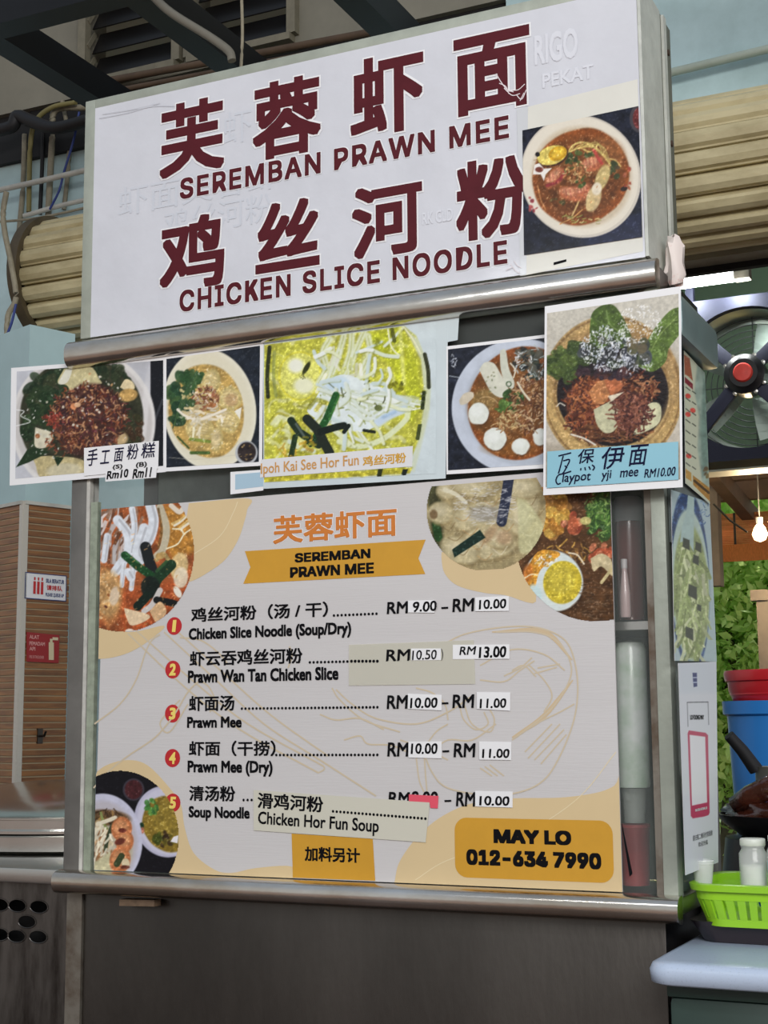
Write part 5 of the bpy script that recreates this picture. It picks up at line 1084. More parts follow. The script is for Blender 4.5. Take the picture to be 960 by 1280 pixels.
# oval plate of flat noodles
x_ = -.598
q = [(839, 612), (887, 628), (896, 827), (843.5, 826)]
t = sheetx('side_dish_poster', 'tall photo of pale green noodles on a blue rimmed plate, right side of the stall', q, x_)
p = Pic(q, (176, 196, 200), .7, lambda a, b: UX(a, b, x_ + .0006), seed=22)
p.ell(862, 726, 25, 114, (40, 70, 120), -2, 1, 1.5, .1); p.shreds(862, 640, 24, 26, 60, [(120, 150, 190), (60, 96, 150)], (2, 5), (.8, 1.4)); p.ell(863, 732, 24, 96, (186, 206, 196), -2, 1, 1.5, .05)
p.ell(864, 740, 22, 84, (156, 170, 110), -2, 1, 2, .2, 8)
p.shreds(864, 742, 19, 74, 110, [(196, 206, 150), (170, 186, 120), (140, 156, 90), (214, 220, 176)], (16, 40), (2, 4.5), ang=88, curl=.3)
p.poly([(860, 618), (868, 622), (867, 690), (860, 676), (850, 678), (852, 660), (858, 640)], (176, 200, 196), 1, 1.5, .05)
for x, y, s_ in ((858, 680, 8), (873, 684, 7), (870, 700, 7), (866, 740, 10), (862, 792, 9), (874, 760, 5)): p.poly([(x-s_*.5, y-s_), (x+s_*.5, y-s_*.6), (x+s_*.5, y+s_), (x-s_*.6, y+s_*.4)], (44, 52, 34), .95, 1.5)
p.make('plate_photo', print_mat('side_print'), t)
# payment card: white placard with a red frame; the square code itself is left out
x_ = -.590
q = [(848, 829), (895.5, 827), (898, 1078), (857, 1094)]
t = sheetx('payment_placard', 'white payment placard with an empty crimson frame, low on the right side of the stall', q, x_, cat='placard')
p = Pic(q, (216, 218, 226), .7, lambda a, b: UX(a, b, x_ + .0006), seed=23)
p.poly([(848, 829), (896, 827), (896, 866), (848, 866)], (206, 212, 222), .9, 8)
CR = (186, 52, 92)
p.poly([(861, 913), (882, 916), (885, 919), (887, 1016), (885, 1020), (866, 1023), (863.5, 1020), (859.5, 917)], CR, 1, .9, .03); p.poly([(862, 918.5), (881.5, 921), (884, 1003), (865, 1007)], (232, 230, 236), 1, .8)
p.poly([(865.5, 841), (871, 841), (871.5, 858), (867, 859)], (40, 50, 110), 1, .8); p.line([(866.5, 847), (871, 847)], 1.2, (200, 210, 230)); p.line([(867, 853), (871, 853)], 1.2, (200, 210, 230));
p.line([(859, 878), (885, 877.5)], 1, (60, 60, 70)); p.line([(859, 878), (860, 908)], .8, (110, 110, 120)); p.line([(885, 878), (886, 908)], .8, (110, 110, 120))
p.make('placard_print', print_mat('side_print'), t, grain=0)
KX = dict(xplane=x_, lift=.0012)
text('LO FOONG MAY', 'lettering', BLACK, t, 0, 862, 879, (870, 893.5), (870, 899.5), bold=.02, **KX)
text('TNG eWallet', 'lettering', BLACK, t, 0, 861, 878, (870, 867), (870, 871), bold=.02, **KX) if False else None
text('MALAYSIA NATIONAL QR', 'lettering', WHITEP, t, 0, 868, 883, (876, 1009.5), (876, 1013.5), bold=.01, **KX)
text('请扫描二维码付款谢谢', 'lettering', BLACK, t, 0, 865, 890, (877, 1041), (877, 1048), bold=.0, **KX)
text('欢迎光临', 'lettering', BLACK, t, 0, 872, 884, (878, 1051), (878, 1057), bold=.0, **KX)
# rag over the top corner of the stall
mb = MB(); n = 9; vs = []
cz = UX(845, 330, -.6);
mb.lathe([(.0, .02), (.011, .017), (.018, 0), (.016, -.03), (.019, -.05), (.014, -.07), (0, -.072)], (-.602, .09, 1.985), 14)
mb.v = [(x + random.uniform(-.003, .003), y + random.uniform(-.006, .006), z + random.uniform(-.004, .004)) for x, y, z in mb.v]
rg = build(mb, 'plastic_bag', mat('white_red_plastic', rgb(226, 214, 208), .5, var=.2, scale=30, c2=rgb(206, 140, 130), thr=(.3, .45)), smooth=True); tag(rg, 'crumpled white and red plastic bag stuffed behind the right edge of the sign', 'bag')

# ================================================================== goods seen through the right strip of glass
YI = .075
def lath(name, label, cat, px, pyt, pyb, wpx, prof, m, y, group=None, n=28, parts=()):
    """prof: list of (radius fraction, height fraction) of an upright turned thing between two photo rows"""
    c = UY(px, (pyt+pyb)/2, y); z0 = UY(px, pyb, y)[2]; z1 = UY(px, pyt, y)[2]; r = abs(UY(px + wpx/2, (pyt+pyb)/2, y)[0] - c[0]) * .93; h = z1 - z0
    t = thing(name, label, cat, (c[0], y, z0), group)
    for nm, pf, mm in [('body', prof, m)] + list(parts):
        build(MB().lathe([(a*r, b*h) for a, b in pf], (c[0], y, z0), n), nm, mm, t, smooth=True, angle=.9)
    return t, (c[0], y, z0), r, h
lath('sauce_jar', 'brown sauce container with a pale lid, in the upper right of the glass case', 'jar', 787, 622, 776, 36, [(0, 0), (.95, 0), (1, .03), (1, .72), (.96, .8)], mat('brown_sauce', rgb(104, 44, 38), .25, var=.2, scale=6, coat=.5), YI + .03,
     parts=[('lid', [(.98, .8), (1, .8), (1, .98), (.9, 1), (0, 1)], mat('grey_lid', rgb(176, 178, 182), .4))])
lath('small_bottle', 'small cloudy white bottle in front of the brown sauce container', 'bottle', 781, 699, 772, 15, [(0, 0), (.9, 0), (1, .06), (.95, .4), (.6, .72), (.5, .78), (.5, .84)], mat('milky_plastic', rgb(184, 160, 158), .3, coat=.5), YI - .028,
     parts=[('cap', [(.56, .84), (.56, 1), (0, 1)], mat('grey_cap', rgb(190, 184, 184), .4))])
lath('white_canister', 'tall white and pale green plastic canister in the right strip of the glass case', 'canister', 790, 800, 984, 42, [(0, 0), (.96, 0), (1, .02), (1, .93), (.85, .98), (0, 1)], mat('white_green_plastic', rgb(244, 250, 246), .35, var=.12, scale=14, c2=rgb(196, 220, 196), coat=.4), YI + .03)
lath('red_tub', 'red plastic tub at the bottom right of the glass case', 'tub', 794, 1030, 1106, 40, [(0, 0), (.88, 0), (1, .94), (1.05, .95), (1.05, 1), (.97, 1), (.9, .2), (0, .2)], mat('red_plastic', rgb(160, 60, 62), .4, var=.25, scale=30), YI + .02)
lath('clear_cup', 'clear plastic cup standing on the red tub in the glass case', 'cup', 793, 985, 1029, 34, [(0, .02), (.8, .02), (.95, .98), (1, 1)], mat('clear_cup_plastic', rgb(196, 204, 196), .1, alpha=.55, bump=.4, bscale=60), YI + .02)
zsh = UY(787, 777, YI + .03)[2] - .003
build(MB().box((-1.0, .035, zsh - .016), (-.645, .24, zsh - .002)), 'small_shelf', STEEL, st)
zs2 = UY(790, 985, YI)[2]

# ================================================================== right foreground: table, tray, basket
ZT = .795
TB = mat('speckled_blue_plastic', rgb(186, 200, 222), .4, var=.18, scale=260, thr=(.3, .45), coat=.15)
tb = thing('side_table', 'pale speckled blue plastic table at the lower right beside the stall', 'table', (-.2, .2, 0))
tx0, ty0, tx1, ty1 = -.622, -.185, .35, .42
def rrect(x0, y0, x1, y1, r, n=6):
    P = []
    for cx, cy, a in ((x1-r, y1-r, 0), (x0+r, y1-r, 90), (x0+r, y0+r, 180), (x1-r, y0+r, 270)):
        for k in range(n+1): t = math.radians(a + 90*k/n); P.append((cx + r*math.cos(t), cy + r*math.sin(t)))
    return P
def loft(mb, loops, cap=(True, True)):
    n = len(loops[0]); vs = [p for l in loops for p in l]; fs = []
    for i in range(len(loops)-1):
        for k in range(n): fs.append((i*n+k, i*n+(k+1) % n, (i+1)*n+(k+1) % n, (i+1)*n+k))
    if cap[0]: fs.append(tuple(reversed(range(n))))
    if cap[1]: fs.append(tuple(range((len(loops)-1)*n, len(loops)*n)))
    return mb.add(vs, fs)
def lp(x0, y0, x1, y1, r, z, n=6): return [(a, b, z) for a, b in rrect(x0, y0, x1, y1, r, n)]
mb = MB(); loft(mb, [lp(tx0+.012, ty0+.012, tx1-.012, ty1-.012, .03, ZT-.034), lp(tx0+.002, ty0+.002, tx1-.002, ty1-.002, .035, ZT-.030), lp(tx0, ty0, tx1, ty1, .035, ZT-.012), lp(tx0+.004, ty0+.004, tx1-.004, ty1-.004, .035, ZT-.003), lp(tx0+.014, ty0+.014, tx1-.014, ty1-.014, .03, ZT)])
build(mb, 'table_top', TB, tb, smooth=True, angle=1.2)
for lx, ly in ((tx0+.235, ty0+.12), (tx1-.09, ty0+.08), (tx0+.09, ty1-.08), (tx1-.09, ty1-.08)):
    build(MB().tube([(lx, ly, ZT-.034), (lx + .015*(1 if lx > 0 else -1), ly, 0)], .028, 12, .02), 'leg', TB, tb, smooth=True, angle=1)
crt = thing('storage_crate', 'dark green plastic crate under the blue table', 'crate', (-.52, 0, 0))
build(MB().box((-.60, -.13, 0.0), (-.44, .12, .738)), 'body', mat('dark_green_plastic', rgb(46, 66, 60), .5, var=.2), crt, bevel=.01)
build(MB().box((-.603, -.133, .738), (-.437, .123, .757)), 'rim', MATS['dark_green_plastic'], crt, bevel=.004)
# tray
zt = ZT
a = UZ(868, 1178, zt); bx0 = -.585; by0 = -.075
mb = MB(); X1T, Y1T = -.12, .22; by0 = a[1]; bx0 = a[0] - .002
loft(mb, [lp(bx0+.01, by0+.01, X1T-.01, Y1T-.01, .03, zt + .001), lp(bx0-.006, by0-.006, X1T, Y1T, .035, zt + .030), lp(bx0-.010, by0-.010, X1T+.004, Y1T+.004, .036, zt + .035), lp(bx0-.002, by0-.002, X1T-.004, Y1T-.004, .03, zt+.035), lp(bx0+.008, by0+.008, X1T-.014, Y1T-.014, .03, zt+.028)])
tray = build(mb, 'serving_tray', mat('black_plastic_tray', rgb(52, 44, 48), .4), smooth=True, angle=1); tag(tray, 'black plastic tray under the green basket on the blue table', 'tray')
# basket
GR = mat('lime_green_plastic', rgb(152, 208, 38), .35, coat=.3)
bk = thing('green_basket', 'lime green slotted plastic basket on the black tray', 'basket', (-.45, 0, zt + .029))
zb = zt + .0292; zr = zt + .098
c_ = UZ(862, 1103, zr); gx0 = c_[0] + .0; gy0 = c_[1] - .005; gx1 = gx0 + .30; gy1 = gy0 + .215
mb = MB(); loft(mb, [lp(gx0-.006, gy0-.006, gx1+.006, gy1+.006, .045, zr-.012), lp(gx0-.008, gy0-.008, gx1+.008, gy1+.008, .045, zr-.002), lp(gx0-.002, gy0-.002, gx1+.002, gy1+.002, .04, zr), lp(gx0+.006, gy0+.006, gx1-.006, gy1-.006, .036, zr-.002), lp(gx0+.006, gy0+.006, gx1-.006, gy1-.006, .036, zr-.014)], (False, False))
build(mb, 'rim', GR, bk, smooth=True, angle=1.2)
def ring_pts(z, off, n=96):
    base = rrect(gx0+off, gy0+off, gx1-off, gy1-off, .038, 10); L_ = [0]
    for i in range(len(base)): a_, b_ = base[i], base[(i+1) % len(base)]; L_.append(L_[-1] + math.dist(a_, b_))
    out = []
    for k in range(n):
        s_ = L_[-1] * k / n; i = max(j for j in range(len(base)) if L_[j] <= s_); f_ = (s_-L_[i])/(L_[i+1]-L_[i]+1e-9); a_, b_ = base[i], base[(i+1) % len(base)]
        out.append((a_[0]+(b_[0]-a_[0])*f_, a_[1]+(b_[1]-a_[1])*f_, z))
    return out
N = 150
mb = MB(); loft(mb, [ring_pts(zr-.012, .002, N), ring_pts(zr-.026, .003, N), ring_pts(zr-.026, .006, N), ring_pts(zr-.012, .005, N)], (False, False)); build(mb, 'upper_band', GR, bk, smooth=True, angle=.8)
mb = MB(); loft(mb, [ring_pts(zb+.012, .014, N), ring_pts(zb, .016, N), ring_pts(zb+.002, .02, N), ring_pts(zb+.012, .017, N)], (True, False)); build(mb, 'base', GR, bk, smooth=True, angle=.8)
A_, B_ = ring_pts(zr-.024, .003, N), ring_pts(zb+.011, .014, N); A2, B2 = ring_pts(zr-.024, .006, N), ring_pts(zb+.011, .017, N)
mb = MB(); k = 0
while k < N:
    j = (k+2) % N; vs = [A_[k], A_[j], A2[j], A2[k], B_[k], B_[j], B2[j], B2[k]]
    mb.add(vs, [(0,1,5,4),(2,3,7,6),(1,2,6,5),(3,0,4,7)]); k += 3
o = build(mb, 'slotted_wall', GR, bk); o['kind'] = 'stuff'
# cup and jars in the basket
CLR = mat('clear_glass', (.93, .96, .94), .05, alpha=.35, coat=.6); CLP = mat('frosted_plastic', rgb(222, 226, 222), .25, alpha=.7)
def jar(name, label, cat, px, pt, pb, wpx, y, prof, m, lid=None, **k):
    return lath(name, label, cat, px, pt, pb, wpx, prof, m, y, parts=lid or (), **k)
yj = gy0 + .07
t, c, r, h = jar('plastic_cup', 'stack of clear plastic cups in the left corner of the green basket', 'cup', 879, 1078, 1112, 30, gy0 + .05, [(.0, .0), (.7, 0), (.95, .94), (1, .95), (1, 1), (.93, 1)], CLP)
build(MB().lathe([(r*.74, h*.1), (r*.98, h*1.04), (r*1.04, h*1.05), (r*1.0, h*1.1)], c, 24), 'inner_cup', CLP, t, smooth=True)
t, c, r, h = jar('glass_jar', 'clear glass jar with a white lid standing in the green basket', 'jar', 942, 1052, 1119, 38, gy0 + .085, [(0, 0), (.95, 0), (1, .04), (1, .78), (.82, .86), (.8, .9), (.86, .9), (.86, .93)], CLR,
   [('lid', [(.88, .93), (.9, .94), (.9, 1.04), (.85, 1.06), (0, 1.06)], mat('white_lid_plastic', rgb(222, 226, 216), .4, alpha=.9))])
build(MB().lathe([(0, h*.03), (r*.9, h*.03), (r*.9, h*.55), (0, h*.58)], c, 24), 'white_powder', mat('white_powder', rgb(214, 216, 206), .9), t, smooth=True)
t, c, r, h = jar('glass_jar', 'second glass jar with a pale blue label at the right edge of the basket', 'jar', 978, 1046, 1122, 40, gy0 + .065, [(0, 0), (.95, 0), (1, .04), (1, .78), (.82, .86), (.8, .93)], CLR,
   [('lid', [(.86, .92), (.9, .93), (.9, 1.02), (0, 1.04)], MATS['white_lid_plastic'])])
build(MB().lathe([(r*1.01, h*.25), (r*1.01, h*.6)], c, 24), 'label_band', mat('blue_label_paper', rgb(170, 196, 206), .5), t, smooth=True)
build(MB().lathe([(0, h*.03), (r*.9, h*.03), (r*.9, h*.6), (0, h*.62)], c, 24), 'white_powder', MATS['white_powder'], t, smooth=True)

# ------------------------------------------------------------------ cooker, pan, sauce, ladle, pot, basin
BKM = mat('black_enamel', rgb(24, 23, 26), .35, var=.3, scale=12)
yk = .56
ck = UY(938, 1030, yk); zk = UY(938, 1022, yk)[2]
stv = thing('gas_stove', 'black gas stove behind the green basket', 'stove', (ck[0], yk, 0))
build(MB().box((-.52, .46, .0), (.3, .86, zk - .12)), 'stove_body', BKM, stv, bevel=.01)
build(MB().lathe([(.13, -.12), (.16, -.12), (.15, -.04), (.12, -.04)], (ck[0]+.09, yk + .06, zk), 24), 'burner_ring', BKM, stv, smooth=True)
pn = thing('black_pan', 'black round pan filled with dark glossy braised sauce behind the basket', 'pan', (ck[0]+.09, yk+.06, zk-.04))
pc = (ck[0]+.09, yk + .06, zk)
build(MB().lathe([(0, -.038), (.12, -.036), (.155, -.01), (.165, .006), (.158, .006), (.145, -.012), (0, -.02)], pc, 40), 'pan_body', BKM, pn, smooth=True)
sm = MB(); rs = np.random.RandomState(5)
bm_ = bmesh.new(); bmesh.ops.create_icosphere(bm_, subdivisions=4, radius=1)
for v in bm_.verts:
    c = v.co; k = 1 + .10*math.sin(c.x*7+1)*math.cos(c.y*6) + .06*math.sin(c.x*19+c.y*13) + .04*math.sin(c.y*27); v.co = Vector((c.x*.15*k, c.y*.15*k, max(-.3, c.z)*.035*k + .012*max(0, c.x)))
me = bpy.data.meshes.new('braised_filling'); bm_.to_mesh(me); bm_.free(); me.transform(Matrix.Translation((pc[0], pc[1], pc[2] + .004)))
o = link('braised_filling', me, mat('braised_dark_sauce', rgb(74, 36, 26), .12, var=.4, scale=18, coat=.8, bump=.4, bscale=70), pn, True); o['kind'] = 'stuff'
# raised piece of meat
a = UY(948, 996, yk - .05)
mp = MB().tube([(a[0]-.05, yk-.02, a[2]-.02), (a[0]-.02, yk-.03, a[2]+.0), (a[0]+.02, yk-.03, a[2]+.018), (a[0]+.06, yk-.02, a[2]+.02)], .02, 12, .024)
tag(build(mp, 'braised_meat', MATS['braised_dark_sauce'], smooth=True, angle=2), 'dark braised piece of meat lying on the sauce in the black pan', 'meat')
# pot with handle
yp_ = .92
t, c, r, h = lath('steel_pot', 'small grey steel pot behind the braised pan', 'pot', 975, 958, 1020, 64, [(0, 0), (.95, 0), (1, .1), (1, .97), (1.04, 1), (.96, 1), (.93, .1), (0, .08)], mat('dull_aluminium', rgb(150, 150, 142), .4, .6), yp_)
a = UY(945, 962, yp_-.02); b = UY(911, 919, yp_-.06)
build(MB().tube([tuple(c_ + np.array([0, 0, 0]) for c_ in [a])[0], (a+b)/2 + np.array([0, 0, .004]), b], .016, 12, .012), 'handle', CABLEBK, t, smooth=True, angle=1)
# blue tub with red basin
yb_ = 1.25
BLU = mat('blue_plastic_tub', rgb(44, 126, 206), .4, coat=.2)
t, c, r, h = lath('blue_tub', 'large blue plastic water tub behind the pans at the right edge', 'tub', 985, 876, 1150, 160, [(0, 0), (.82, 0), (.97, .93), (1.04, .94), (1.05, 1), (.97, 1), (.8, .05), (0, .04)], BLU, yb_, n=48)
RD = mat('red_plastic_basin', rgb(196, 34, 44), .35, coat=.25)
t, c, r, h = lath('red_basin', 'red plastic basin sitting on top of the blue tub', 'basin', 985, 838, 876, 172, [(0, .0), (.88, .0), (.95, .35), (.96, .62), (1.0, .66), (1.02, .9), (1.0, 1), (.95, 1), (.93, .2), (0, .15)], RD, yb_, n=48)
for k in range(60):
    pass
tbs = build(MB().box((-.45, .95, 0), (.8, 1.7, UY(985, 1150, yb_)[2])), 'steel_bench', STEELD); tag(tbs, 'low steel bench under the blue tub behind the stove', 'bench')

# ------------------------------------------------------------------ big square fan
FYF = 3.1
fc = UY(937, 474, FYF); k_ = abs(UY(938, 474, FYF)[0] - UY(936, 474, FYF)[0]) / 2 * .92
rf = 88 * abs(UY(937, 386, FYF)[2] - UY(937, 562, FYF)[2]) / 176
fn = thing('wall_fan', 'big square industrial fan with dark frame and red hub cap on the right', 'fan', tuple(fc))
NAV = mat('navy_black_enamel', rgb(26, 28, 44), .65, 0, spec=.25)
half = rf * 1.16; mb = MB(); n = 64; vs = []; fs = []
for yy_ in (FYF - .05, FYF + .12):
    for k in range(n):
        t_ = 2*math.pi*k/n; cx, cz = math.cos(t_), math.sin(t_); m_ = max(abs(cx), abs(cz)); vs.append((fc[0] + cx/m_*half, yy_, fc[2] + cz/m_*half)); vs.append((fc[0] + cx*rf, yy_ + (0 if yy_ > FYF else .0), fc[2] + cz*rf))
for k in range(n):
    a0_, a1_, b0_, b1_ = 2*k, 2*((k+1) % n), 2*k+2*n, 2*((k+1) % n)+2*n
    fs += [(a0_, a1_, a1_+1, a0_+1), (b0_, b0_+1, b1_+1, b1_), (a0_, b0_, b1_, a1_), (a0_+1, a1_+1, b1_+1, b0_+1)]
mb.add(vs, fs); build(mb, 'square_frame', NAV, fn)
CHR = mat('pale_ring_metal', rgb(150, 160, 150), .35, .7)
build(MB().lathe([(rf*.99, -.02), (rf*.99, .12), (rf*.9, .12)], (fc[0], FYF, fc[2]), 64, 'y'), 'inner_shroud', CHR, fn, smooth=True)
WIRE = mat('grille_wire', rgb(60, 66, 66), .5, .4); mb = MB()
for j in range(1, 9):
    rr = rf * (.28 + .085 * j); P = [(fc[0] + rr*math.cos(2*math.pi*k/48), FYF + .10 , fc[2] + rr*math.sin(2*math.pi*k/48)) for k in range(49)]; mb.tube(P, .0022, 5)
for k in range(4): t_ = math.pi/2*k; mb.tube([(fc[0]+.05*math.cos(t_), FYF+.10, fc[2]+.05*math.sin(t_)), (fc[0]+rf*.98*math.cos(t_), FYF+.10, fc[2]+rf*.98*math.sin(t_))], .0025, 5)
build(mb, 'wire_grille', WIRE, fn)
hy = FYF - .12; hc = (fc[0], hy, fc[2])
rh = rf * .28
build(MB().lathe([(0, 0), (rh*.7, 0), (rh*.78, .01), (rh, .02), (rh, .10), (rh*.8, .12), (0, .12)], hc, 32, 'y'), 'motor_hub', mat('black_motor', rgb(18, 18, 22), .4), fn, smooth=True, angle=.7)
build(MB().lathe([(0, -.014), (rh*.42, -.012), (rh*.48, -.004), (rh*.48, .0)], hc, 32, 'y'), 'hub_cap', mat('red_hub_cap', rgb(214, 66, 56), .45, var=.2, scale=40), fn, smooth=True, angle=.7)
for k in range(4):
    t_ = math.pi/4 + math.pi/2*k; d_ = np.array([math.cos(t_), 0, math.sin(t_)]); a = np.array(hc) + d_*rh*.85 + [0, .05, 0]; b = np.array([fc[0], FYF - .02, fc[2]]) + d_*rf*1.02
    build(MB().bar(a, b, .05, .03, up=(0, 1, 0)), 'strut', mat('strut_grey', rgb(48, 50, 68), .6, .1, spec=.3), fn, bevel=.004)
    for s_ in (-1, 1):
        e_ = np.array([-d_[2], 0, d_[0]]) * .022 * s_ + a + d_ * .012 + [0, -.02, 0]
        build(MB().lathe([(0, -.008), (.008, -.006), (.008, .006)], tuple(e_), 8, 'y'), 'bolt', STEEL, fn, smooth=True)
for k in range(5):
    t0 = 2*math.pi*k/5; mb = MB(); vs = []
    for i in range(6):
        rr = rh*.9 + (rf*.86 - rh*.9)*i/5; wd = .32 - .02*i
        for s_ in (-1, 1): vs.append((fc[0]+rr*math.cos(t0+s_*wd), FYF + .06 + s_*.025, fc[2]+rr*math.sin(t0+s_*wd)))
    vs += [(x, y+.003, z) for x, y, z in vs]; q_ = 12
    fs = [(2*i, 2*i+1, 2*i+3, 2*i+2) for i in range(5)] + [(2*i+q_, 2*i+2+q_, 2*i+3+q_, 2*i+1+q_) for i in range(5)] + [(0, q_, q_+1, 1), (10, 11, 11+q_, 10+q_)] + [(2*i, 2*i+2, 2*i+2+q_, 2*i+q_) for i in range(5)] + [(2*i+1, 2*i+1+q_, 2*i+3+q_, 2*i+3) for i in range(5)]
    mb.add(vs, fs); build(mb, 'blade', mat('grey_blade', rgb(150, 164, 156), .4, .2), fn)
for sx in (-.7, .7): build(MB().bar((fc[0]+half*sx, FYF+.03, fc[2]+half), (fc[0]+half*sx, FYF+.03, 4.5), .03, .03, up=(0, 1, 0)), 'hanger_rod', NAV, fn)

# fluorescent tube
yl = 3.0
a = UY(800, 362, yl); b = UY(918, 344, yl); zt_ = (a[2]+b[2])/2
fl = thing('fluorescent_lamp', 'glowing white fluorescent tube above the fan on the right', 'lamp', (b[0], yl, zt_))
build(MB().lathe([(0, 0), (.022, 0), (.022, abs(b[0]-a[0])), (0, abs(b[0]-a[0]))], (a[0], yl, zt_), 16, 'x'), 'tube', mat('lit_tube', (1, 1, 1), .4, emit=(1, 1, .98), es=10), fl, smooth=True, angle=.8)
build(MB().box((b[0], yl-.025, zt_-.02), (b[0]+.06, yl+.025, zt_+.035)), 'end_holder', mat('grimy_holder', rgb(150, 138, 124), .6, var=.4, scale=30), fl, bevel=.004)
build(MB().box((a[0], yl-.02, zt_+.027), (b[0]+.03, yl+.03, zt_+.055)), 'batten', mat('batten_white', rgb(190, 192, 186), .5), fl)
build(MB().bar((b[0]-.1, yl, zt_+.05), (b[0]-.1, yl, 4.3), .01, .01, up=(0, 1, 0)), 'hanger', NAV, fl)

for f_ in (.25, .75):
    l = bpy.data.lights.new('tube_light', 'POINT'); l.energy = 8; l.color = (.95, 1, .97); l.shadow_soft_size = .05
    lo_ = bpy.data.objects.new('tube_light', l); COL.objects.link(lo_); lo_.location = (a[0] + (b[0]-a[0])*f_ + .1, yl, zt_ - .06)
# ------------------------------------------------------------------ lean-to roof, purlins, blind, window post, bulbs
zr0, zr1, yr0, yr1 = 2.95, 2.62, 4.6, 7.4
rf_ = thing('lean_to_roof', 'rusty corrugated lean-to roof with purlins and rafters beyond the fan', 'roof', (0, 6, 2.6))
mb = MB(); vs = []; nx = 160
for i in range(nx+1):
    x = -3 + 7*i/nx; d_ = .02*math.sin(i*math.pi/2)
    vs += [(x, yr0, zr0+.06+d_), (x, yr1, zr1+.06+d_)]
mb.add(vs, [(2*i, 2*i+1, 2*i+3, 2*i+2) for i in range(nx)]); build(mb, 'corrugated_sheet', mat('old_tin', rgb(214, 200, 184), .6, 0, var=.4, scale=3, translucent=.6), rf_, fix=False)
for i in range(6):
    f_ = (i+.3)/6; y_ = yr0 + (yr1-yr0)*f_; z_ = zr0 + (zr1-zr0)*f_
    build(MB().box((-3, y_-.035, z_-.09), (4, y_+.035, z_+.03)), 'purlin', RUST, rf_)
for x in (-1.9, -1.1, -.3, .5, 1.3):
    build(MB().bar((x, yr0, zr0-.14), (x, yr1, zr1-.14), .08, .1), 'rafter', RUST, rf_)
pst = build(MB().box((-1.3+.0, 7.35, 0), (-1.22, 7.45, 2.5)), 'post', RUST, rf_)
pst = build(MB().box((2.2, 7.35, 0), (2.28, 7.45, 2.5)), 'post', RUST, rf_)
ybl = 7.2
zt1 = UY(925, 641, ybl)[2]; zb1 = UY(925, 700, ybl)[2]; xl1 = UY(880, 680, ybl)[0]
bl = thing('bamboo_blind', 'brown bamboo roll blind above the greenery on the right', 'blind', (xl1 + 1.2, ybl, zb1))
BAM = mat('bamboo_slats', rgb(226, 158, 110), .6, var=.5, scale=4, c2=rgb(180, 116, 76), stretch=(1, 1, 12), translucent=.5)
hs = 26
b0 = None
for k in range(hs):
    z = zb1 + (zt1-zb1)*k/hs
    if b0 is None: b0 = build(MB().box((xl1, ybl-.006, z), (xl1+3, ybl+.006, z + (zt1-zb1)/hs*.82)), 'bamboo_slat', BAM, bl)
    else: o = b0.copy(); COL.objects.link(o); o.location.z = b0.location.z + (z - zb1)
build(MB().box((xl1, ybl-.03, zb1-.01), (xl1+3, ybl-.012, zb1+.10)), 'valance', mat('blind_valance', rgb(214, 140, 80), .7, var=.3, scale=40, stretch=(6, 1, 1), translucent=.5), bl)
for i in range(7): build(MB().box((xl1+.2+i*.42, ybl-.012, zb1), (xl1+.215+i*.42, ybl-.008, zt1)), 'cord', CABLEBK, bl)
# dark hanging post left of the view and framed panel right
a = UY(897, 733, 6.6)
tag(build(MB().box((a[0]-.03, 6.55, a[2]), (a[0]+.03, 6.65, 2.7)), 'hanging_post', mat('weathered_wood', rgb(96, 88, 84), .7, var=.3)), 'short weathered post hanging beside the blind next to the stall', 'post')
a = UY(946, 738, 6.0); b = UY(946, 842, 6.0)
wf = thing('framed_panel', 'grey wooden frame with a cream panel standing before the greenery', 'screen', (a[0]+.4, 6.0, 0))
build(MB().box((a[0], 5.97, 0), (a[0]+.075, 6.03, a[2]-.03)), 'stile', MATS['weathered_wood'], wf)
build(MB().box((a[0]-.03, 5.96, a[2]-.06), (a[0]+1.0, 6.04, a[2])), 'head_rail', MATS['weathered_wood'], wf)
build(MB().box((a[0]+.075, 5.99, 0), (a[0]+.95, 6.01, a[2]-.06)), 'panel', mat('cream_panel_paint', rgb(206, 196, 150), .7), wf)
build(MB().box((a[0]+.92, 5.97, 0), (a[0]+1.0, 6.03, a[2]-.06)), 'stile', MATS['weathered_wood'], wf)
BULB = mat('lit_bulb', (1, .85, .6), .4, emit=(1, .80, .48), es=6)
for (px, py, lab) in ((950, 668, 'glowing warm bulb hanging before the bamboo blind, the lower left one'), (970, 652, 'glowing warm bulb at the right edge, above the other bulb')):
    c = UY(px, py, 5.6); lb = thing('light_bulb', lab, 'lamp', tuple(c)); rb = .042
    build(MB().lathe([(0, -rb), (rb*.7, -rb*.7), (rb, 0), (rb*.75, rb*.75), (rb*.4, rb*1.3), (0, rb*1.3)], tuple(c), 20), 'bulb', BULB, lb, smooth=True)
    build(MB().lathe([(rb*.45, rb*1.25), (rb*.5, rb*2.2), (0, rb*2.3)], tuple(c), 12), 'socket', CABLEBK, lb, smooth=True)
    build(MB().tube([tuple(c + [0, 0, rb*2.2]), tuple(c + [0, 0, .5])], .004, 6), 'cord', CABLEBK, lb)
    l = bpy.data.lights.new('bulb_light', 'POINT'); l.energy = 45; l.color = (1, .75, .42); l.shadow_soft_size = .05; lo_ = bpy.data.objects.new('bulb_light', l); COL.objects.link(lo_); lo_.location = tuple(c + [0, -.08, 0])
a = UY(892, 630, 5.2); b = UY(934, 665, 5.2)
tag(build(MB().tube([a, (a+b)/2 + [0, 0, -.015], b], .006, 6), 'cable', CABLEBK), 'thin dark cable crossing diagonally in front of the bamboo blind', 'cable')

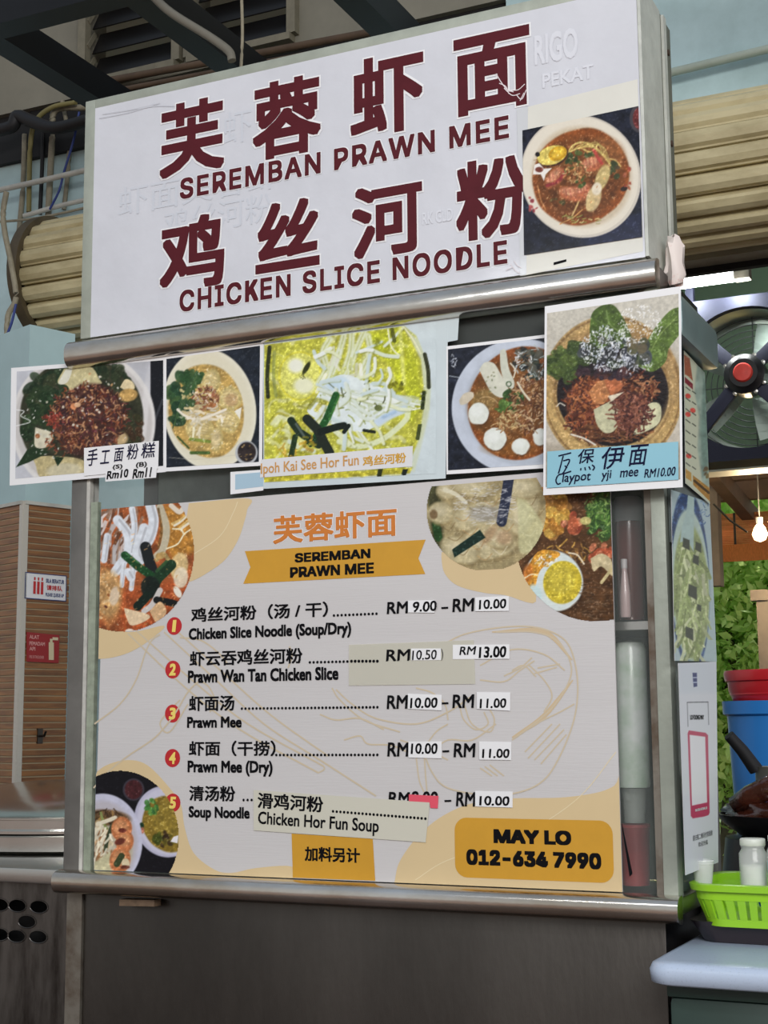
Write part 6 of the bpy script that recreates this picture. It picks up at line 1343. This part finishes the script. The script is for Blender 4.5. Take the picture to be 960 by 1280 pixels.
# ------------------------------------------------------------------ greenery
def tree(label, x, y, h, cr, n, cols, seed):
    rs = np.random.RandomState(seed); t = thing('tree', label, 'tree', (x, y, -.3), 'trees beyond the blind')
    mb = MB(); mb.tube([(x, y, -.3), (x+.1, y, h*.4), (x-.05, y+.1, h*.8)], .14, 8, .05)
    for k in range(9):
        a = rs.rand()*6.28; z = h*(.25+.5*rs.rand()); mb.tube([(x, y, z), (x+cr*.5*math.cos(a), y+cr*.5*math.sin(a), z+.3), (x+cr*.8*math.cos(a), y+cr*.8*math.sin(a), z+.35)], .04, 6, .012)
    build(mb, 'trunk', mat('bark', rgb(110, 100, 84), .8, var=.4), t, smooth=True)
    C = []
    for k in range(int(n/60)):
        a = rs.rand()*6.28; q = rs.rand()**.5; C.append((x+cr*q*math.cos(a), y+cr*q*math.sin(a), h*(.15+.85*rs.rand())))
    V = []; F = []
    for i in range(n):
        c = C[rs.randint(len(C))]; p = np.array(c) + rs.randn(3)*.22; u = rs.randn(3); u /= np.linalg.norm(u); w_ = np.cross(u, rs.randn(3)); w_ /= np.linalg.norm(w_)+1e-9; s_ = .03+.035*rs.rand()
        k = len(V); V += [tuple(p-u*s_), tuple(p+w_*s_*.5), tuple(p+u*s_), tuple(p-w_*s_*.5)]; F.append((k, k+1, k+2, k+3))
    me = bpy.data.meshes.new('foliage'); me.from_pydata(V, [], F); o = link('foliage', me, cols, t); o['kind'] = 'stuff'
def leafm(name, c, c2):
    m = mat(name, c, .6, var=.3, scale=1.6, c2=c2); b = m.node_tree.nodes['Principled BSDF']; b.inputs['Subsurface Weight'].default_value = 0
    t = m.node_tree; tr = t.nodes.new('ShaderNodeBsdfTranslucent'); mx = t.nodes.new('ShaderNodeMixShader'); mx.inputs[0].default_value = .5
    src = b.inputs['Base Color'].links[0].from_socket; t.links.new(src, tr.inputs['Color']); out = t.nodes['Material Output']
    t.links.new(b.outputs[0], mx.inputs[1]); t.links.new(tr.outputs[0], mx.inputs[2]); t.links.new(mx.outputs[0], out.inputs['Surface']); return m
LG = leafm('bright_leaf', rgb(226, 242, 160), rgb(170, 214, 120)); DG = leafm('mid_leaf', rgb(160, 205, 140), rgb(100, 150, 110))
xa_, xb_ = UY(890, 760, 11)[0], UY(960, 760, 11)[0]
tree('bright leafy tree seen left of the framed panel', xa_ + .2, 10.4, 3.6, 1.1, 26000, LG, 1)
tree('bright leafy tree behind the framed panel at the right edge', xb_ + .3, 10.9, 3.8, 1.2, 26000, LG, 2)
tree('darker green tree filling the gap behind the two bright ones', (xa_+xb_)/2 + .2, 13.0, 4.6, 1.8, 30000, DG, 3)
tree('darker green tree farther left, mostly hidden behind the stall', xa_ - 1.6, 13.4, 4.6, 1.8, 9000, DG, 4)

# ================================================================== left neighbour: steel counter and steamer
yn = .12
zn = UY(30, 1084, yn)[2]
ls_ = thing('steel_counter', 'stained steel counter with oval vent holes to the left of the stall', 'counter', (-2.4, yn+.3, 0))
build(MB().box((-3.4, yn-.02, zn-.03), (-1.86, yn+.7, zn)), 'counter_top', STEEL, ls_, bevel=.004)
# front panel with real holes
holes = [(0, 1131), (22, 1132), (49, 1133.5), (34, 1152), (0, 1168), (21, 1170), (48, 1171)]
hw = [(UY(a, b, yn)[0], UY(a, b, yn)[2]) for a, b in holes]; hw += [(x-.10*i, z) for i in (1, 2, 3, 4) for x, z in hw[:1] + hw[4:5]]
PANM = mat('stained_counter_steel', rgb(112, 108, 104), .38, .9, var=.45, scale=6, c2=rgb(52, 46, 42), thr=(.35, .6), stretch=(2.5, 1, .5))
bmc = bmesh.new()
def loop_(P):
    vs = [bmc.verts.new((x, yn, z)) for x, z in P]
    for i in range(len(vs)): bmc.edges.new((vs[i - 1], vs[i]))
loop_([(-3.4, 0), (-1.862, 0), (-1.862, zn - .031), (-3.4, zn - .031)])
for x, z in hw: loop_([(x + .0225 * math.cos(math.pi * k / 12), z + .0125 * math.sin(math.pi * k / 12)) for k in range(24)])
bmesh.ops.triangle_fill(bmc, edges=bmc.edges[:], use_beauty=True)
me = bpy.data.meshes.new('front_panel'); bmc.to_mesh(me); bmc.free(); link('front_panel', me, PANM, ls_)
for x, z in hw:
    P = [(x + .023 * math.cos(math.pi * k / 12), yn - .001, z + .013 * math.sin(math.pi * k / 12)) for k in range(25)]
    build(MB().tube(P, .0012, 5), 'hole_lip', PANM, ls_, smooth=True)
build(MB().box((-3.4, yn+.08, 0), (-1.862, yn+.6, zn-.032)), 'inner_box', DARK, ls_)
build(MB().box((-3.4, yn+.004, .2), (-3.38, yn+.08, zn-.032)), 'end_plate', PANM, ls_)
# steamer
yz = .30; zA = zn; zB = UY(30, 1046, yz)[2]; zC_ = UY(30, 1024, yz)[2]; zD = UY(30, 1010, yz)[2]
SM = mat('polished_steel', rgb(214, 212, 206), .16, 1.0, var=.15, scale=5, bump=.05, bscale=12)
sx = UY(30, 1040, yz)[0] - .45
stm = thing('steamer', 'polished round steel steamer with lid on the left counter', 'steamer', (sx, yz+.62, zn))
cc = (sx + .25, yz + .62, 0); R0 = .62
build(MB().lathe([(0, zA+.001), (R0*.97, zA+.001), (R0, zA+.01), (R0, zB-.004), (R0*1.015, zB)], cc, 64), 'lower_pan', SM, stm, smooth=True, angle=.6)
build(MB().lathe([(R0*1.0, zB), (R0*1.02, zB+.004), (R0*1.02, zB+.010), (R0*.995, zB+.014), (R0*.995, zC_-.006), (R0*1.02, zC_-.003), (R0*1.02, zC_)], cc, 64), 'upper_tier', SM, stm, smooth=True, angle=.6)
build(MB().lathe([(R0*1.02, zC_), (R0*1.03, zC_+.003), (R0*1.0, zC_+.010), (R0*.8, zD+.01), (R0*.4, zD+.035), (0, zD+.04)], cc, 64), 'lid', SM, stm, smooth=True, angle=.6)
build(MB().lathe([(.0, zD+.04), (.03, zD+.04), (.025, zD+.07), (0, zD+.075)], cc, 16), 'lid_knob', CABLEBK, stm, smooth=True)
